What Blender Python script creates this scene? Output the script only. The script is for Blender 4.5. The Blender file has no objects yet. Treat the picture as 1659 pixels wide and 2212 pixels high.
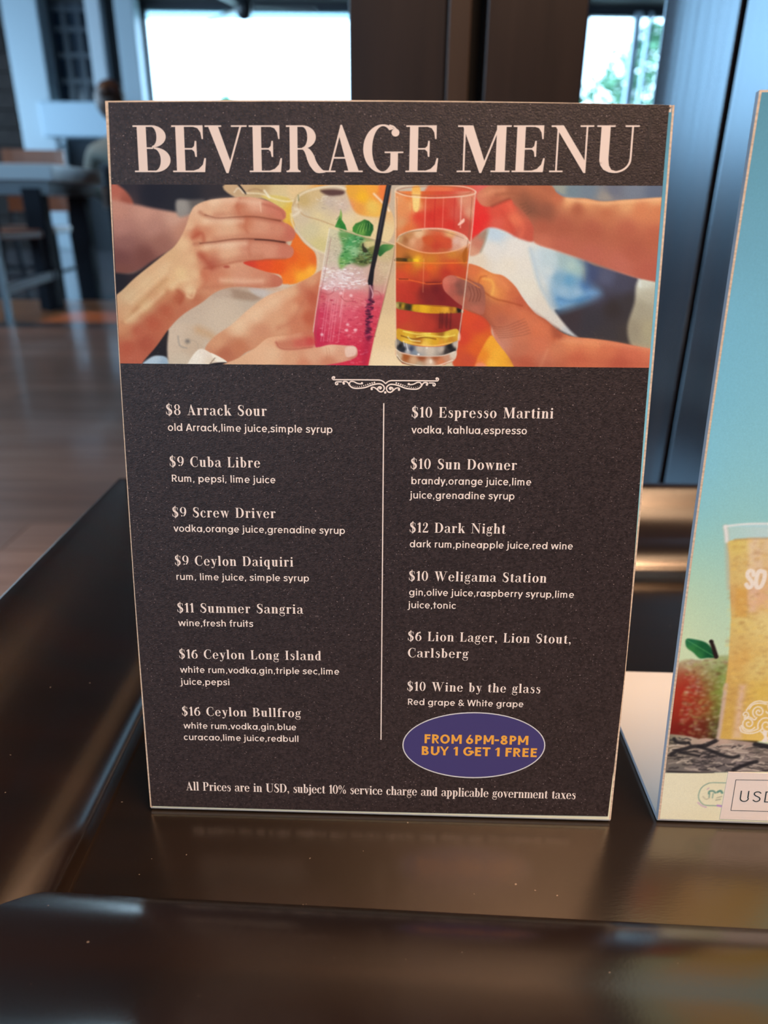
import bpy, bmesh, math, random
import numpy as np
from mathutils import Vector, Matrix
random.seed(4)
SC = bpy.context.scene; COL = SC.collection
# ================================================================ camera, sky, lights, exposure
F = 1534.0; HC = 0.58; PITCH = math.radians(22.9); ROLL = math.radians(0.55)
RC = np.array([[1, 0, 0], [0, -math.sin(PITCH), math.cos(PITCH)], [0, -math.cos(PITCH), -math.sin(PITCH)]])
RC = np.array([[math.cos(ROLL), 0, -math.sin(ROLL)], [0, 1, 0], [math.sin(ROLL), 0, math.cos(ROLL)]]) @ RC
cam_data = bpy.data.cameras.new('camera'); cam = bpy.data.objects.new('camera', cam_data); COL.objects.link(cam)
M = Matrix.Identity(4)
for i in range(3):
    M[i][0] = RC[i, 0]; M[i][1] = -RC[i, 1]; M[i][2] = -RC[i, 2]
M[2][3] = HC; cam.matrix_world = M
cam_data.sensor_fit = 'VERTICAL'; cam_data.sensor_height = 36; cam_data.lens = F/2212*36
cam_data.clip_start = .02; cam_data.clip_end = 200
cam_data.dof.use_dof = True; cam_data.dof.focus_distance = .302; cam_data.dof.aperture_fstop = 7.5
SC.camera = cam
SC.view_settings.view_transform = 'Standard'; SC.view_settings.look = 'None'
SC.view_settings.exposure = 0.0; SC.view_settings.gamma = 1.0; SC.view_settings.use_curve_mapping = False
try:
    SC.cycles.use_denoising = True; SC.cycles.max_bounces = 8; SC.cycles.sample_clamp_indirect = 6
except Exception: pass
W = bpy.data.worlds.new('sky'); SC.world = W; W.use_nodes = True; nt = W.node_tree; nt.nodes.clear()
wo = nt.nodes.new('ShaderNodeOutputWorld'); wb = nt.nodes.new('ShaderNodeBackground'); nt.links.new(wb.outputs[0], wo.inputs[0])
wb.inputs[0].default_value = (0.45, 0.73, 1.0, 1); wb.inputs[1].default_value = 9.0
def area_lamp(name, loc, size, power, col, target=(0, .3, .4), sy=None, spread=180):
    l = bpy.data.lights.new(name, 'AREA'); l.shape = 'RECTANGLE' if sy else 'DISK'; l.size = size
    if sy: l.size_y = sy
    l.energy = power; l.color = col; l.spread = math.radians(spread)
    o = bpy.data.objects.new(name, l); COL.objects.link(o); o.location = loc
    o.rotation_euler = (Vector(target)-Vector(loc)).to_track_quat('-Z', 'Y').to_euler(); return o
def portal(name, loc, sx, sy, target):
    o = area_lamp(name, loc, sx, 1, (1, 1, 1), target, sy)
    try: o.data.cycles.is_portal = True
    except Exception: pass
    return o
WARM = (1.0, .64, .40)
area_lamp('warm_key_light', (.42, -.30, 1.74), .60, 9.6, WARM, (.06, .28, .45), spread=120)  # unseen warm key, set low so the menu darkens towards its foot
area_lamp('ceiling_spot_light', (.62, .30, 2.75), .8, 13, WARM, (.25, .38, .33), spread=80)
area_lamp('ceiling_spot_light', (-2.8, 4.6, 3.1), .30, 30, WARM, (-2.8, 4.6, 0), spread=120)
portal('portal', (-6.95, 5.8, 1.85), 11.6, 2.5, (0, 5.8, 1.85))
portal('portal', (-4.2, -3.95, 2.05), 5.2, 2.3, (-4.2, 5, 2.05))
portal('portal', (.2, 12.1, 2.0), 5.6, 2.6, (.2, 0, 2.0))
# ---------------------------------------------------------------- sight lines of the photograph
def ray(px, py): return RC @ np.array([(px-829.5)/F, (py-1106)/F, 1.0])
CO = np.array([0, 0, HC])
def onz(px, py, z):
    r = ray(px, py); return CO+r*((z-HC)/r[2])
def ony(px, py, Y):
    r = ray(px, py); return CO+r*(Y/r[1])
# ---------------------------------------------------------------- materials
MATS = {}
def mat(name, col, rough=.5, metal=0, spec=.5, coat=0, bump=None, var=None, emit=None, trans=0, ior=1.5, vcol=None, random_tone=0, coat_rough=.1, tint=None):
    if name in MATS: return MATS[name]
    m = bpy.data.materials.new(name); m.use_nodes = True; n = m.node_tree.nodes; L = m.node_tree.links
    b = n['Principled BSDF']; b.inputs['Base Color'].default_value = (*col, 1); b.inputs['Roughness'].default_value = rough
    b.inputs['Metallic'].default_value = metal; b.inputs['IOR'].default_value = ior; b.inputs['Specular IOR Level'].default_value = spec
    b.inputs['Coat Weight'].default_value = coat; b.inputs['Coat Roughness'].default_value = coat_rough; b.inputs['Transmission Weight'].default_value = trans
    if tint: b.inputs['Specular Tint'].default_value = (*tint, 1)
    tc = n.new('ShaderNodeTexCoord'); src = None
    if vcol:
        a = n.new('ShaderNodeAttribute'); a.attribute_name = vcol; src = a.outputs['Color']
    if var:                                     # (scale xyz, second colour, detail, low, high)
        mp = n.new('ShaderNodeMapping'); mp.inputs['Scale'].default_value = var[0]; L.new(tc.outputs['Object'], mp.inputs[0])
        nz = n.new('ShaderNodeTexNoise'); nz.inputs['Scale'].default_value = 1; nz.inputs['Detail'].default_value = var[2]; L.new(mp.outputs[0], nz.inputs[0])
        rm = n.new('ShaderNodeValToRGB'); rm.color_ramp.elements[0].position = var[3]; rm.color_ramp.elements[1].position = var[4]
        rm.color_ramp.elements[0].color = (*col, 1); rm.color_ramp.elements[1].color = (*var[1], 1); L.new(nz.outputs[0], rm.inputs[0]); src = rm.outputs[0]
    if random_tone:
        oi = n.new('ShaderNodeObjectInfo'); mr = n.new('ShaderNodeMapRange'); mr.inputs[3].default_value = 1-random_tone; mr.inputs[4].default_value = 1+random_tone
        L.new(oi.outputs['Random'], mr.inputs[0]); mx = n.new('ShaderNodeVectorMath'); mx.operation = 'SCALE'
        if src is None: mx.inputs[0].default_value = col
        else: L.new(src, mx.inputs[0])
        L.new(mr.outputs[0], mx.inputs['Scale']); src = mx.outputs[0]
    if src is not None: L.new(src, b.inputs['Base Color'])
    if bump:                                    # (scale xyz, strength, distance)
        mp = n.new('ShaderNodeMapping'); mp.inputs['Scale'].default_value = bump[0]; L.new(tc.outputs['Object'], mp.inputs[0])
        nz = n.new('ShaderNodeTexNoise'); nz.inputs['Scale'].default_value = 1; nz.inputs['Detail'].default_value = 3; L.new(mp.outputs[0], nz.inputs[0])
        bp = n.new('ShaderNodeBump'); bp.inputs['Strength'].default_value = bump[1]; bp.inputs['Distance'].default_value = bump[2]
        L.new(nz.outputs[0], bp.inputs['Height']); L.new(bp.outputs[0], b.inputs['Normal'])
        if coat: L.new(bp.outputs[0], b.inputs['Coat Normal'])
    if emit: b.inputs['Emission Color'].default_value = (*emit[0], 1); b.inputs['Emission Strength'].default_value = emit[1]
    MATS[name] = m; return m
def specks(m, scale, lo, hi, col):
    """dust: rare pale points over the material's own colour"""
    n = m.node_tree.nodes; L = m.node_tree.links; b = n['Principled BSDF']; src = b.inputs['Base Color'].links[0].from_socket
    t = n.new('ShaderNodeTexCoord'); z = n.new('ShaderNodeTexNoise'); z.inputs['Scale'].default_value = scale; z.inputs['Detail'].default_value = 1; L.new(t.outputs['Object'], z.inputs[0])
    r = n.new('ShaderNodeMapRange'); r.inputs[1].default_value = lo; r.inputs[2].default_value = hi; L.new(z.outputs[0], r.inputs[0])
    x = n.new('ShaderNodeMix'); x.data_type = 'RGBA'; x.inputs[7].default_value = (*col, 1); L.new(r.outputs[0], x.inputs[0]); L.new(src, x.inputs[6]); L.new(x.outputs[2], b.inputs['Base Color'])
# ---------------------------------------------------------------- object helpers
def obj(name, verts, faces, m, parent=None, smooth=False, mw=None, bevel=0, seg=2):
    me = bpy.data.meshes.new(name); me.from_pydata([tuple(map(float, v)) for v in verts], [], faces); me.update()
    if m: me.materials.append(m)
    if smooth: me.polygons.foreach_set('use_smooth', [True]*len(me.polygons))
    o = bpy.data.objects.new(name, me); COL.objects.link(o)
    if parent: o.parent = parent
    if mw is not None: o.matrix_local = mw
    if bevel:
        b = o.modifiers.new('bevel', 'BEVEL'); b.width = bevel; b.segments = seg; b.limit_method = 'ANGLE'
    return o
def fixn(o):
    bm = bmesh.new(); bm.from_mesh(o.data); bmesh.ops.recalc_face_normals(bm, faces=bm.faces); bm.to_mesh(o.data); bm.free(); return o
BF = [(0, 3, 2, 1), (4, 5, 6, 7), (0, 1, 5, 4), (1, 2, 6, 5), (2, 3, 7, 6), (3, 0, 4, 7)]
class MB:
    def __init__(s): s.v, s.f = [], []
    def add(s, v, f):
        n = len(s.v); s.v += [tuple(p) for p in v]; s.f += [tuple(i+n for i in q) for q in f]; return s
    def box(s, x0, y0, z0, x1, y1, z1):
        return s.add([(x0, y0, z0), (x1, y0, z0), (x1, y1, z0), (x0, y1, z0), (x0, y0, z1), (x1, y0, z1), (x1, y1, z1), (x0, y1, z1)], BF)
    def bar(s, a, b, w, d=None, n=4):
        a, b = Vector(a), Vector(b); z = (b-a).normalized(); x = z.cross(Vector((0, 1, 0)) if abs(z.y) < .9 else Vector((1, 0, 0))).normalized(); y = z.cross(x); d = d or w
        if n == 4: ring = [(-.5, -.5), (.5, -.5), (.5, .5), (-.5, .5)]
        else: ring = [(.5*math.cos(6.28319*i/n), .5*math.sin(6.28319*i/n)) for i in range(n)]
        v = [p+x*w*i+y*d*j for p in (a, b) for i, j in ring]
        return s.add(v, [tuple(reversed(range(n))), tuple(range(n, 2*n))]+[(i, (i+1) % n, n+(i+1) % n, n+i) for i in range(n)])
    def tube(s, pts, rs, n=12, cap=True):
        pts = [Vector(p) for p in pts]; v = []; up = Vector((0, 0, 1))
        for i, p in enumerate(pts):
            d = (pts[min(i+1, len(pts)-1)]-pts[max(i-1, 0)]).normalized(); x = d.cross(up if abs(d.z) < .95 else Vector((0, 1, 0))).normalized(); y = d.cross(x)
            r = rs[i] if hasattr(rs, '__len__') else rs
            v += [p+(x*math.cos(6.28319*k/n)+y*math.sin(6.28319*k/n))*r for k in range(n)]
        f = [(i*n+k, i*n+(k+1) % n, (i+1)*n+(k+1) % n, (i+1)*n+k) for i in range(len(pts)-1) for k in range(n)]
        if cap: f += [tuple(reversed(range(n))), tuple((len(pts)-1)*n+k for k in range(n))]
        return s.add(v, f)
    def lathe(s, prof, c, n=24):
        v = [(c[0]+r*math.cos(6.28319*k/n), c[1]+r*math.sin(6.28319*k/n), c[2]+z) for r, z in prof for k in range(n)]
        return s.add(v, [(i*n+k, i*n+(k+1) % n, (i+1)*n+(k+1) % n, (i+1)*n+k) for i in range(len(prof)-1) for k in range(n)])
    def build(s, name, m, parent=None, **k): return fixn(obj(name, s.v, s.f, m, parent, **k))
def tag(o, label, cat, group=None, kind=None):
    if label: o['label'] = label
    if cat: o['category'] = cat
    if group: o['group'] = group
    if kind: o['kind'] = kind
    return o
def thing(name, loc, label, cat, group=None, mw=None):
    o = bpy.data.objects.new(name, None); COL.objects.link(o); o.empty_display_size = .05
    if mw is not None: o.matrix_world = mw
    else: o.location = loc
    return tag(o, label, cat, group)
def struct(o): o['kind'] = 'structure'; return o
# ---------------------------------------------------------------- painted prints (pure numpy)

def smooth(pts, closed=True, k=6):
    p = np.array(pts, float); n = len(p); out = []
    rng = range(n) if closed else range(n-1)
    for i in rng:
        if closed: a, b, c, d = p[(i-1) % n], p[i], p[(i+1) % n], p[(i+2) % n]
        else: a, b, c, d = p[max(i-1, 0)], p[i], p[i+1], p[min(i+2, n-1)]
        for j in range(k):
            t = j/k
            out.append(.5*((2*b)+(c-a)*t+(2*a-5*b+4*c-d)*t*t+(3*b-a-3*c+d)*t**3))
    if not closed: out.append(p[-1])
    return np.array(out)
class Canvas:
    """a picture of colours, addressed in its own picture coordinates"""
    def __init__(s, x0, y0, x1, y1, res=1.0, base=(128, 128, 128)):
        s.x0, s.y0, s.res = x0, y0, res
        s.w = int((x1-x0)*res)+1; s.h = int((y1-y0)*res)+1
        s.a = np.ones((s.h, s.w, 3), np.float32)*np.array(base, np.float32)
        s.X, s.Y = np.meshgrid(x0+np.arange(s.w)/res, y0+np.arange(s.h)/res)
        s.X = s.X.astype(np.float32); s.Y = s.Y.astype(np.float32)
    def box(s, p, m):
        i0 = max(0, int((p[:, 0].min()-m-s.x0)*s.res)); i1 = min(s.w, int((p[:, 0].max()+m-s.x0)*s.res)+2)
        j0 = max(0, int((p[:, 1].min()-m-s.y0)*s.res)); j1 = min(s.h, int((p[:, 1].max()+m-s.y0)*s.res)+2)
        if i1 <= i0 or j1 <= j0: return None
        return slice(j0, j1), slice(i0, i1)
    def field(s, X, Y, cols, eps):
        c = np.array(cols, np.float32)
        if c.ndim == 1: return np.ones(X.shape+(3,), np.float32)*c[:3]
        num = np.zeros(X.shape+(3,), np.float32); den = np.zeros(X.shape, np.float32)
        for q in c:
            w = 1/(((X-q[0])**2+(Y-q[1])**2)+eps*eps)**1.6
            num += w[..., None]*q[2:5]; den += w
        return num/den[..., None]
    def blend(s, sl, al, cols, eps, mul=False):
        X, Y = s.X[sl], s.Y[sl]
        f = s.field(X, Y, cols, eps); al = al[..., None]
        if mul: s.a[sl] *= 1-al+al*f/255
        else: s.a[sl] = s.a[sl]*(1-al)+f*al
    def poly(s, pts, cols, soft=1.5, alpha=1, eps=10, sm=True, T=None, mul=False, clip=None):
        p = np.array(pts, float)
        if T: p = np.array([T(*q) for q in p]); 
        if T and np.ndim(cols[0]) > 0: cols = [tuple(T(q[0], q[1]))+tuple(q[2:]) for q in cols]
        if sm: p = smooth(p)
        sl = s.box(p, soft*1.5)
        if sl is None: return
        X, Y = s.X[sl], s.Y[sl]; d2 = np.full(X.shape, 1e9, np.float32); ins = np.zeros(X.shape, bool)
        q = np.roll(p, -1, 0)
        for (ax, ay), (bx, by) in zip(p, q):
            dx, dy = bx-ax, by-ay; L = dx*dx+dy*dy
            if L < 1e-9: continue
            t = np.clip(((X-ax)*dx+(Y-ay)*dy)/L, 0, 1)
            d2 = np.minimum(d2, (X-ax-t*dx)**2+(Y-ay-t*dy)**2)
            if dy != 0: ins ^= ((Y >= ay) != (Y >= by)) & (X < ax+(Y-ay)*dx/dy)
        d = np.sqrt(d2)*np.where(ins, 1, -1)
        al = np.clip(d/max(soft, .3)*.5+.5, 0, 1); al = al*al*(3-2*al)*alpha
        if clip is not None: al = al*clip[sl]
        s.blend(sl, al, cols, eps, mul)
    def line(s, pts, col, w=2, soft=1, alpha=1, T=None, sm=True, w2=None, mul=False):
        p = np.array(pts, float)
        if T: p = np.array([T(*q) for q in p])
        if sm and len(p) > 2: p = smooth(p, False, 5)
        sl = s.box(p, max(w, w2 or 0)+soft*1.5)
        if sl is None: return
        X, Y = s.X[sl], s.Y[sl]; best = np.full(X.shape, 1e9, np.float32); n = len(p)-1
        for i in range(n):
            (ax, ay), (bx, by) = p[i], p[i+1]; dx, dy = bx-ax, by-ay; L = dx*dx+dy*dy
            if L < 1e-9: continue
            t = np.clip(((X-ax)*dx+(Y-ay)*dy)/L, 0, 1)
            ww = w/2 if w2 is None else (w+(w2-w)*(i+t)/n)/2
            best = np.minimum(best, np.sqrt((X-ax-t*dx)**2+(Y-ay-t*dy)**2)-ww)
        al = np.clip(.5-best/max(soft, .3)*.5, 0, 1); al = al*al*(3-2*al)*alpha
        s.blend(sl, al, col, 5, mul)
    def ell(s, cx, cy, rx, ry, cols, soft=1.5, alpha=1, rot=0, T=None, eps=10, mul=False):
        a = np.linspace(0, 2*np.pi, 20, endpoint=False); c, q = np.cos(rot), np.sin(rot)
        pts = [(cx+rx*np.cos(t)*c-ry*np.sin(t)*q, cy+rx*np.cos(t)*q+ry*np.sin(t)*c) for t in a]
        s.poly(pts, cols, soft, alpha, eps, True, T, mul)
    def specks(s, pts, n, cols, r=(.6, 1.6), seed=1, alpha=.8, T=None, stretch=1, ang=0):
        rs = np.random.RandomState(seed); p = np.array(pts, float)
        if T: p = np.array([T(*q) for q in p])
        lo, hi = p.min(0), p.max(0); k = 0
        q = np.roll(p, -1, 0)
        while k < n:
            x, y = rs.uniform(lo, hi); ins = False
            for (ax, ay), (bx, by) in zip(p, q):
                if (y >= ay) != (y >= by) and x < ax+(y-ay)*(bx-ax)/(by-ay): ins = not ins
            k += 1
            if not ins: continue
            rr = rs.uniform(*r); a = ang+rs.uniform(-.3, .3); L = rr*stretch
            s.line([(x-np.cos(a)*L, y-np.sin(a)*L), (x+np.cos(a)*L, y+np.sin(a)*L)], cols[rs.randint(len(cols))], rr, 1.2, alpha*rs.uniform(.4, 1), sm=False)
def clinking_glasses():
    A = lambda x, y: (240+x/2.765, 390+y/2.765)
    B = lambda x, y: (640+x/4.1475, 390+y/4.1475)
    D = lambda x, y: (940+x/3.253, 390+y/3.253)
    c = Canvas(228, 390, 1442, 804, 1.0)
    # far backdrop
    c.poly([(180, 350), (1500, 350), (1500, 850), (180, 850)], [
        (260, 410, 40, 38, 46), (330, 420, 30, 30, 40), (400, 430, 34, 34, 42), (470, 425, 50, 44, 48), (250, 440, 120, 80, 70),
        (420, 640, 196, 172, 150), (480, 690, 205, 182, 158), (400, 740, 200, 178, 155), (560, 640, 190, 170, 150), (640, 600, 215, 190, 160),
        (840, 640, 212, 180, 138), (842, 720, 228, 196, 148), (835, 790, 238, 210, 168), (840, 560, 200, 170, 140),
        (1040, 560, 226, 210, 188), (1100, 560, 224, 212, 196), (1080, 510, 205, 212, 212), (1160, 640, 222, 212, 198), (1230, 410, 120, 132, 142), (1300, 415, 108, 112, 122), (1400, 410, 98, 104, 118),
        (1260, 700, 60, 52, 52), (1300, 660, 56, 50, 54), (1340, 640, 70, 68, 74), (1395, 680, 190, 182, 160), (1400, 730, 176, 166, 138), (1360, 730, 150, 140, 120)], 1, eps=14, sm=False)
    # ---- left: blurred far arm
    c.poly([(0, 20), (60, 40), (110, 90), (130, 150), (60, 190), (-20, 190)], [(20, 60, 178, 96, 78), (90, 120, 150, 78, 62), (20, 140, 190, 120, 98)], 5, T=A, eps=12)
    c.poly([(-30, 150), (120, 140), (250, 165), (400, 190), (520, 200), (480, 330), (380, 400), (280, 470), (150, 545), (20, 560), (-30, 500)],
           [(30, 180, 190, 132, 112), (200, 190, 196, 142, 122), (380, 220, 200, 152, 130), (60, 280, 176, 122, 108), (250, 280, 178, 126, 110), (80, 370, 140, 92, 84), (300, 370, 150, 98, 84),
            (60, 460, 112, 66, 62), (200, 450, 116, 68, 60), (60, 530, 120, 72, 62), (440, 300, 186, 128, 104)], 6, T=A, eps=14)
    c.poly([(-20, 560), (130, 555), (250, 480), (330, 440), (250, 540), (120, 640), (30, 700), (-20, 700)], [(40, 600, 32, 28, 34), (150, 560, 44, 34, 38)], 5, T=A)
    c.poly([(390, 120), (470, 115), (560, 120), (470, 200), (400, 210)], [(430, 150, 150, 142, 134), (500, 130, 96, 88, 84)], 6, T=A)
    # dark wedge and napkin at the lower left
    c.poly([(160, 1110), (240, 1010), (330, 890), (352, 960), (345, 1120)], [(260, 1000, 36, 32, 36), (320, 940, 40, 34, 36)], 3, T=A)
    c.poly([(185, 1110), (230, 1060), (280, 1045), (335, 1060), (345, 1120)], [(260, 1070, 178, 194, 204), (320, 1090, 150, 170, 186)], 3, T=A)
    c.poly([(345, 900), (420, 850), (520, 880), (560, 960), (480, 1110), (350, 1110)], [(380, 950, 206, 182, 158), (480, 1000, 198, 172, 146), (420, 1080, 204, 184, 160)], 4, T=A)
    c.line([(520, 890), (600, 930), (650, 990)], (196, 146, 100), 14, 12, .6, T=A)
    c.line([(400, 930), (410, 985), (450, 1000)], (150, 140, 130), 2, 3, .8, T=A); c.ell(457, 960, 14, 12, (110, 104, 100), 5, .8, T=A)
    c.line([(470, 950), (510, 965), (520, 1000)], (180, 160, 138), 2, 3, .8, T=A)
    c.poly([(640, 640), (760, 650), (900, 690), (850, 720), (700, 700), (600, 690)], [(760, 670, 150, 118, 96), (680, 680, 186, 160, 140)], 6, T=A, alpha=.7)
    # ---- tops of the far glasses (top middle)
    c.poly([(720, 10), (1420, 10), (1420, 130), (1060, 150), (930, 110), (740, 100)], [(760, 60, 196, 160, 122), (900, 50, 190, 158, 112), (1000, 60, 214, 188, 138), (1100, 50, 224, 190, 140), (1300, 40, 228, 160, 80), (1000, 110, 216, 196, 150)], 3, T=A)
    c.poly([(900, 90), (1080, 120), (1090, 330), (1050, 350), (1020, 230), (980, 150)], [(1000, 130, 214, 190, 110), (1060, 200, 222, 178, 70), (1070, 300, 226, 150, 50)], 3, T=A)
    c.line([(745, 5), (770, 35), (805, 78)], (30, 28, 34), 5, 2, T=A, w2=3)
    c.line([(735, 70), (760, 45), (790, 75)], (232, 216, 190), 2.5, 2.5, T=A, alpha=.8)
    c.line([(810, 75), (900, 80), (960, 105), (1060, 125), (1180, 95)], (236, 218, 184), 3, 2.5, T=A, alpha=.8)
    c.line([(915, 60), (945, 100)], (240, 230, 206), 4, 2.5, T=A, alpha=.8)
    c.line([(820, 60), (860, 50), (900, 60)], (150, 110, 80), 3, 3, T=A, alpha=.5)
    # orange drink held by the left hand
    c.poly([(770, 470), (900, 470), (1060, 400), (1095, 310), (1150, 370), (1215, 430), (1228, 500), (1215, 560), (1150, 605), (1030, 620), (1000, 560), (800, 540)],
           [(820, 510, 205, 62, 44), (920, 500, 222, 78, 38), (1000, 520, 226, 84, 30), (1080, 450, 224, 92, 34), (1130, 400, 226, 112, 40), (1150, 500, 230, 104, 30), (1190, 540, 248, 176, 60), (1140, 580, 246, 168, 50), (1060, 590, 238, 120, 40), (1210, 470, 222, 100, 40)], 2.5, T=A, eps=9)
    c.line([(1215, 380), (1235, 450), (1232, 530), (1190, 585), (1120, 615)], (226, 196, 160), 3, 3, .8, T=A)
    c.poly([(820, 640), (960, 630), (1060, 620), (1000, 670), (900, 700)], [(900, 650, 196, 186, 180), (980, 650, 206, 180, 160)], 4, T=A, alpha=.8)
    # ---- the left hand and forearm
    S = [(-60, 1200), (-120, 1000), (-110, 800), (-20, 720), (60, 660), (150, 575), (300, 455), (385, 385), (440, 290), (475, 190), (510, 145), (590, 115), (700, 103), (820, 98), (930, 118), (1010, 160), (1042, 190), (1040, 225), (1020, 242),
         (1060, 262), (1095, 295), (1100, 330), (1080, 358), (1040, 370), (1085, 402), (1088, 440), (1050, 466), (900, 470), (790, 490), (880, 530), (990, 565), (1025, 600), (1000, 632), (900, 642), (790, 634), (700, 640), (620, 670),
         (540, 730), (430, 800), (350, 880), (270, 990), (190, 1085), (120, 1200)]
    c.poly(S, [(100, 680, 205, 168, 128), (200, 600, 214, 174, 132), (300, 530, 216, 172, 130), (370, 440, 214, 170, 126), (430, 380, 226, 184, 140), (470, 270, 222, 176, 138), (520, 170, 224, 178, 144), (620, 140, 226, 182, 146), (720, 130, 222, 168, 134), (760, 150, 190, 112, 82), (860, 140, 218, 158, 128), (960, 170, 202, 122, 98), (1010, 200, 196, 112, 90),
               (560, 190, 218, 168, 132), (650, 185, 214, 160, 126), (560, 240, 226, 182, 144), (700, 240, 226, 184, 148), (800, 250, 196, 120, 88), (900, 260, 210, 146, 116), (1000, 290, 204, 132, 104), (1070, 320, 190, 104, 84),
               (510, 310, 186, 96, 68), (560, 300, 204, 134, 100), (700, 310, 218, 166, 130), (560, 400, 222, 172, 132), (700, 390, 226, 180, 146), (820, 400, 204, 136, 108), (950, 410, 210, 140, 112), (1040, 420, 198, 116, 92),
               (550, 450, 188, 104, 76), (600, 500, 176, 92, 70), (700, 450, 220, 168, 132), (480, 470, 222, 178, 134), (420, 560, 228, 190, 140), (360, 620, 224, 182, 134), (500, 560, 224, 182, 138), (470, 660, 232, 198, 152), (560, 560, 200, 116, 84), (640, 580, 204, 128, 96), (760, 590, 210, 146, 116), (900, 590, 204, 134, 104), (1000, 600, 192, 108, 84), (700, 630, 206, 146, 108),
               (300, 640, 214, 168, 122), (200, 740, 214, 172, 126), (120, 820, 212, 168, 124), (90, 900, 202, 138, 98), (340, 690, 196, 126, 88), (400, 700, 178, 92, 62), (330, 780, 180, 92, 64), (250, 850, 180, 88, 62), (160, 900, 184, 96, 70), (100, 1000, 178, 86, 62), (200, 970, 170, 82, 60), (140, 1060, 184, 96, 72), (500, 700, 180, 102, 72), (420, 770, 186, 108, 78)], 2.2, T=A, eps=9)
    # tendons and finger creases
    for p, w, al in (([(130, 780), (230, 680), (330, 590)], 7, .35), ([(180, 820), (290, 720), (350, 650)], 5, .25), ([(70, 850), (160, 760)], 6, .3)):
        c.line(p, (178, 120, 78), w, 7, al, T=A)
    for p in ([(120, 730), (220, 640), (330, 540)], [(90, 840), (200, 760), (310, 670)], [(360, 640), (400, 600), (460, 590)]): c.line(p, (236, 204, 158), 6, 7, .45, T=A)
    c.line([(530, 190), (600, 226), (740, 226), (850, 222), (940, 236), (1020, 244)], (160, 84, 60), 7, 6, .5, T=A)
    c.line([(560, 205), (640, 224), (740, 218), (850, 215), (940, 228), (1010, 240)], (112, 52, 36), 1.0, 2.6, .75, T=A, w2=3)
    c.line([(500, 378), (600, 372), (740, 358), (880, 358), (1040, 376)], (160, 84, 60), 7, 6, .5, T=A)
    c.line([(530, 375), (620, 366), (740, 350), (880, 350), (1040, 370)], (96, 42, 30), 1.4, 2.6, .8, T=A, w2=3)
    c.line([(860, 352), (950, 356), (1035, 368)], (46, 22, 22), 2.6, 2, .8, T=A)
    c.line([(560, 525), (640, 510), (760, 482), (900, 472), (1040, 466)], (166, 82, 58), 4, 5, .6, T=A)
    c.line([(905, 140), (960, 155), (1015, 180), (1035, 215)], (176, 92, 74), 5, 4, .6, T=A)
    c.line([(770, 110), (755, 150), (765, 195)], (186, 102, 74), 5, 5, .6, T=A)
    c.line([(810, 230), (800, 270), (815, 310)], (182, 98, 70), 5, 6, .55, T=A)
    c.line([(830, 370), (820, 400), (830, 440)], (190, 110, 82), 6, 6, .5, T=A)
    c.line([(890, 130), (895, 185)], (240, 204, 176), 2, 2.5, .6, T=A)
    c.line([(1020, 260), (1060, 290), (1080, 330)], (200, 108, 88), 6, 5, .5, T=A)
    c.line([(490, 340), (540, 315), (555, 360)], (170, 78, 54), 7, 6, .6, T=A)
    c.line([(530, 440), (560, 470), (600, 520)], (168, 78, 56), 9, 7, .6, T=A)
    c.line([(550, 545), (570, 600), (520, 660)], (188, 106, 76), 7, 7, .5, T=A)
    c.line([(400, 660), (430, 690), (410, 730)], (166, 78, 52), 7, 6, .6, T=A); c.line([(455, 690), (485, 700), (500, 660)], (238, 206, 160), 4, 5, .6, T=A)
    c.ell(690, 515, 18, 8, (150, 40, 30), 3, .6, T=A)
    # ---- coupe glass, pale drink
    c.poly([(1078, 190), (1090, 120), (1130, 70), (1250, 35), (1400, 25), (1520, 40), (1620, 110), (1680, 200), (1690, 300), (1640, 380), (1500, 440), (1290, 440), (1180, 370), (1110, 290)],
           [(1100, 180, 210, 186, 152), (1150, 120, 196, 166, 110), (1220, 90, 206, 176, 126), (1300, 130, 196, 176, 160), (1260, 170, 206, 186, 154), (1380, 160, 204, 178, 160), (1150, 220, 206, 186, 156), (1240, 210, 218, 196, 148), (1200, 290, 204, 190, 150), (1290, 300, 220, 202, 150), (1250, 380, 206, 190, 132), (1400, 230, 224, 200, 158), (1520, 220, 226, 196, 150), (1600, 300, 226, 200, 150), (1480, 300, 222, 198, 140), (1620, 180, 224, 176, 120)], 2, T=A, eps=8)
    c.poly([(1410, 20), (1560, 20), (1640, 60), (1620, 200), (1540, 215), (1460, 190), (1420, 110)], [(1440, 60, 226, 160, 60), (1500, 100, 238, 176, 40), (1480, 160, 226, 150, 70), (1570, 60, 238, 160, 60), (1560, 150, 232, 190, 90), (1600, 80, 230, 130, 60), (1420, 160, 222, 140, 100)], 4, T=A, eps=8)
    c.poly([(1600, 20), (1660, 20), (1660, 130), (1620, 130)], [(1640, 60, 232, 120, 60)], 4, T=A)
    c.line([(1075, 200), (1085, 260), (1130, 330), (1200, 400), (1290, 440)], (226, 210, 178), 4, 3, .8, T=A)
    c.line([(1085, 150), (1110, 120), (1140, 200), (1240, 235), (1330, 268)], (188, 150, 106), 2.2, 2.2, .8, T=A)
    c.line([(1110, 130), (1125, 90), (1200, 55), (1330, 32), (1400, 50)], (232, 214, 188), 4, 3, .8, T=A)
    c.line([(1100, 170), (1130, 180), (1090, 210)], (240, 226, 206), 5, 4, .6, T=A); c.line([(1118, 88), (1120, 120)], (90, 100, 60), 2, 2, .6, T=A)
    c.poly([(1250, 60), (1320, 52), (1390, 62), (1380, 85), (1300, 90)], [(1320, 70, 70, 40, 40)], 4, T=A, alpha=.85)
    c.specks([(1220, 95), (1400, 90), (1400, 170), (1250, 170)], 60, [(232, 220, 206), (170, 150, 136)], (1, 2.5), 3, .45, T=A)
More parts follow.
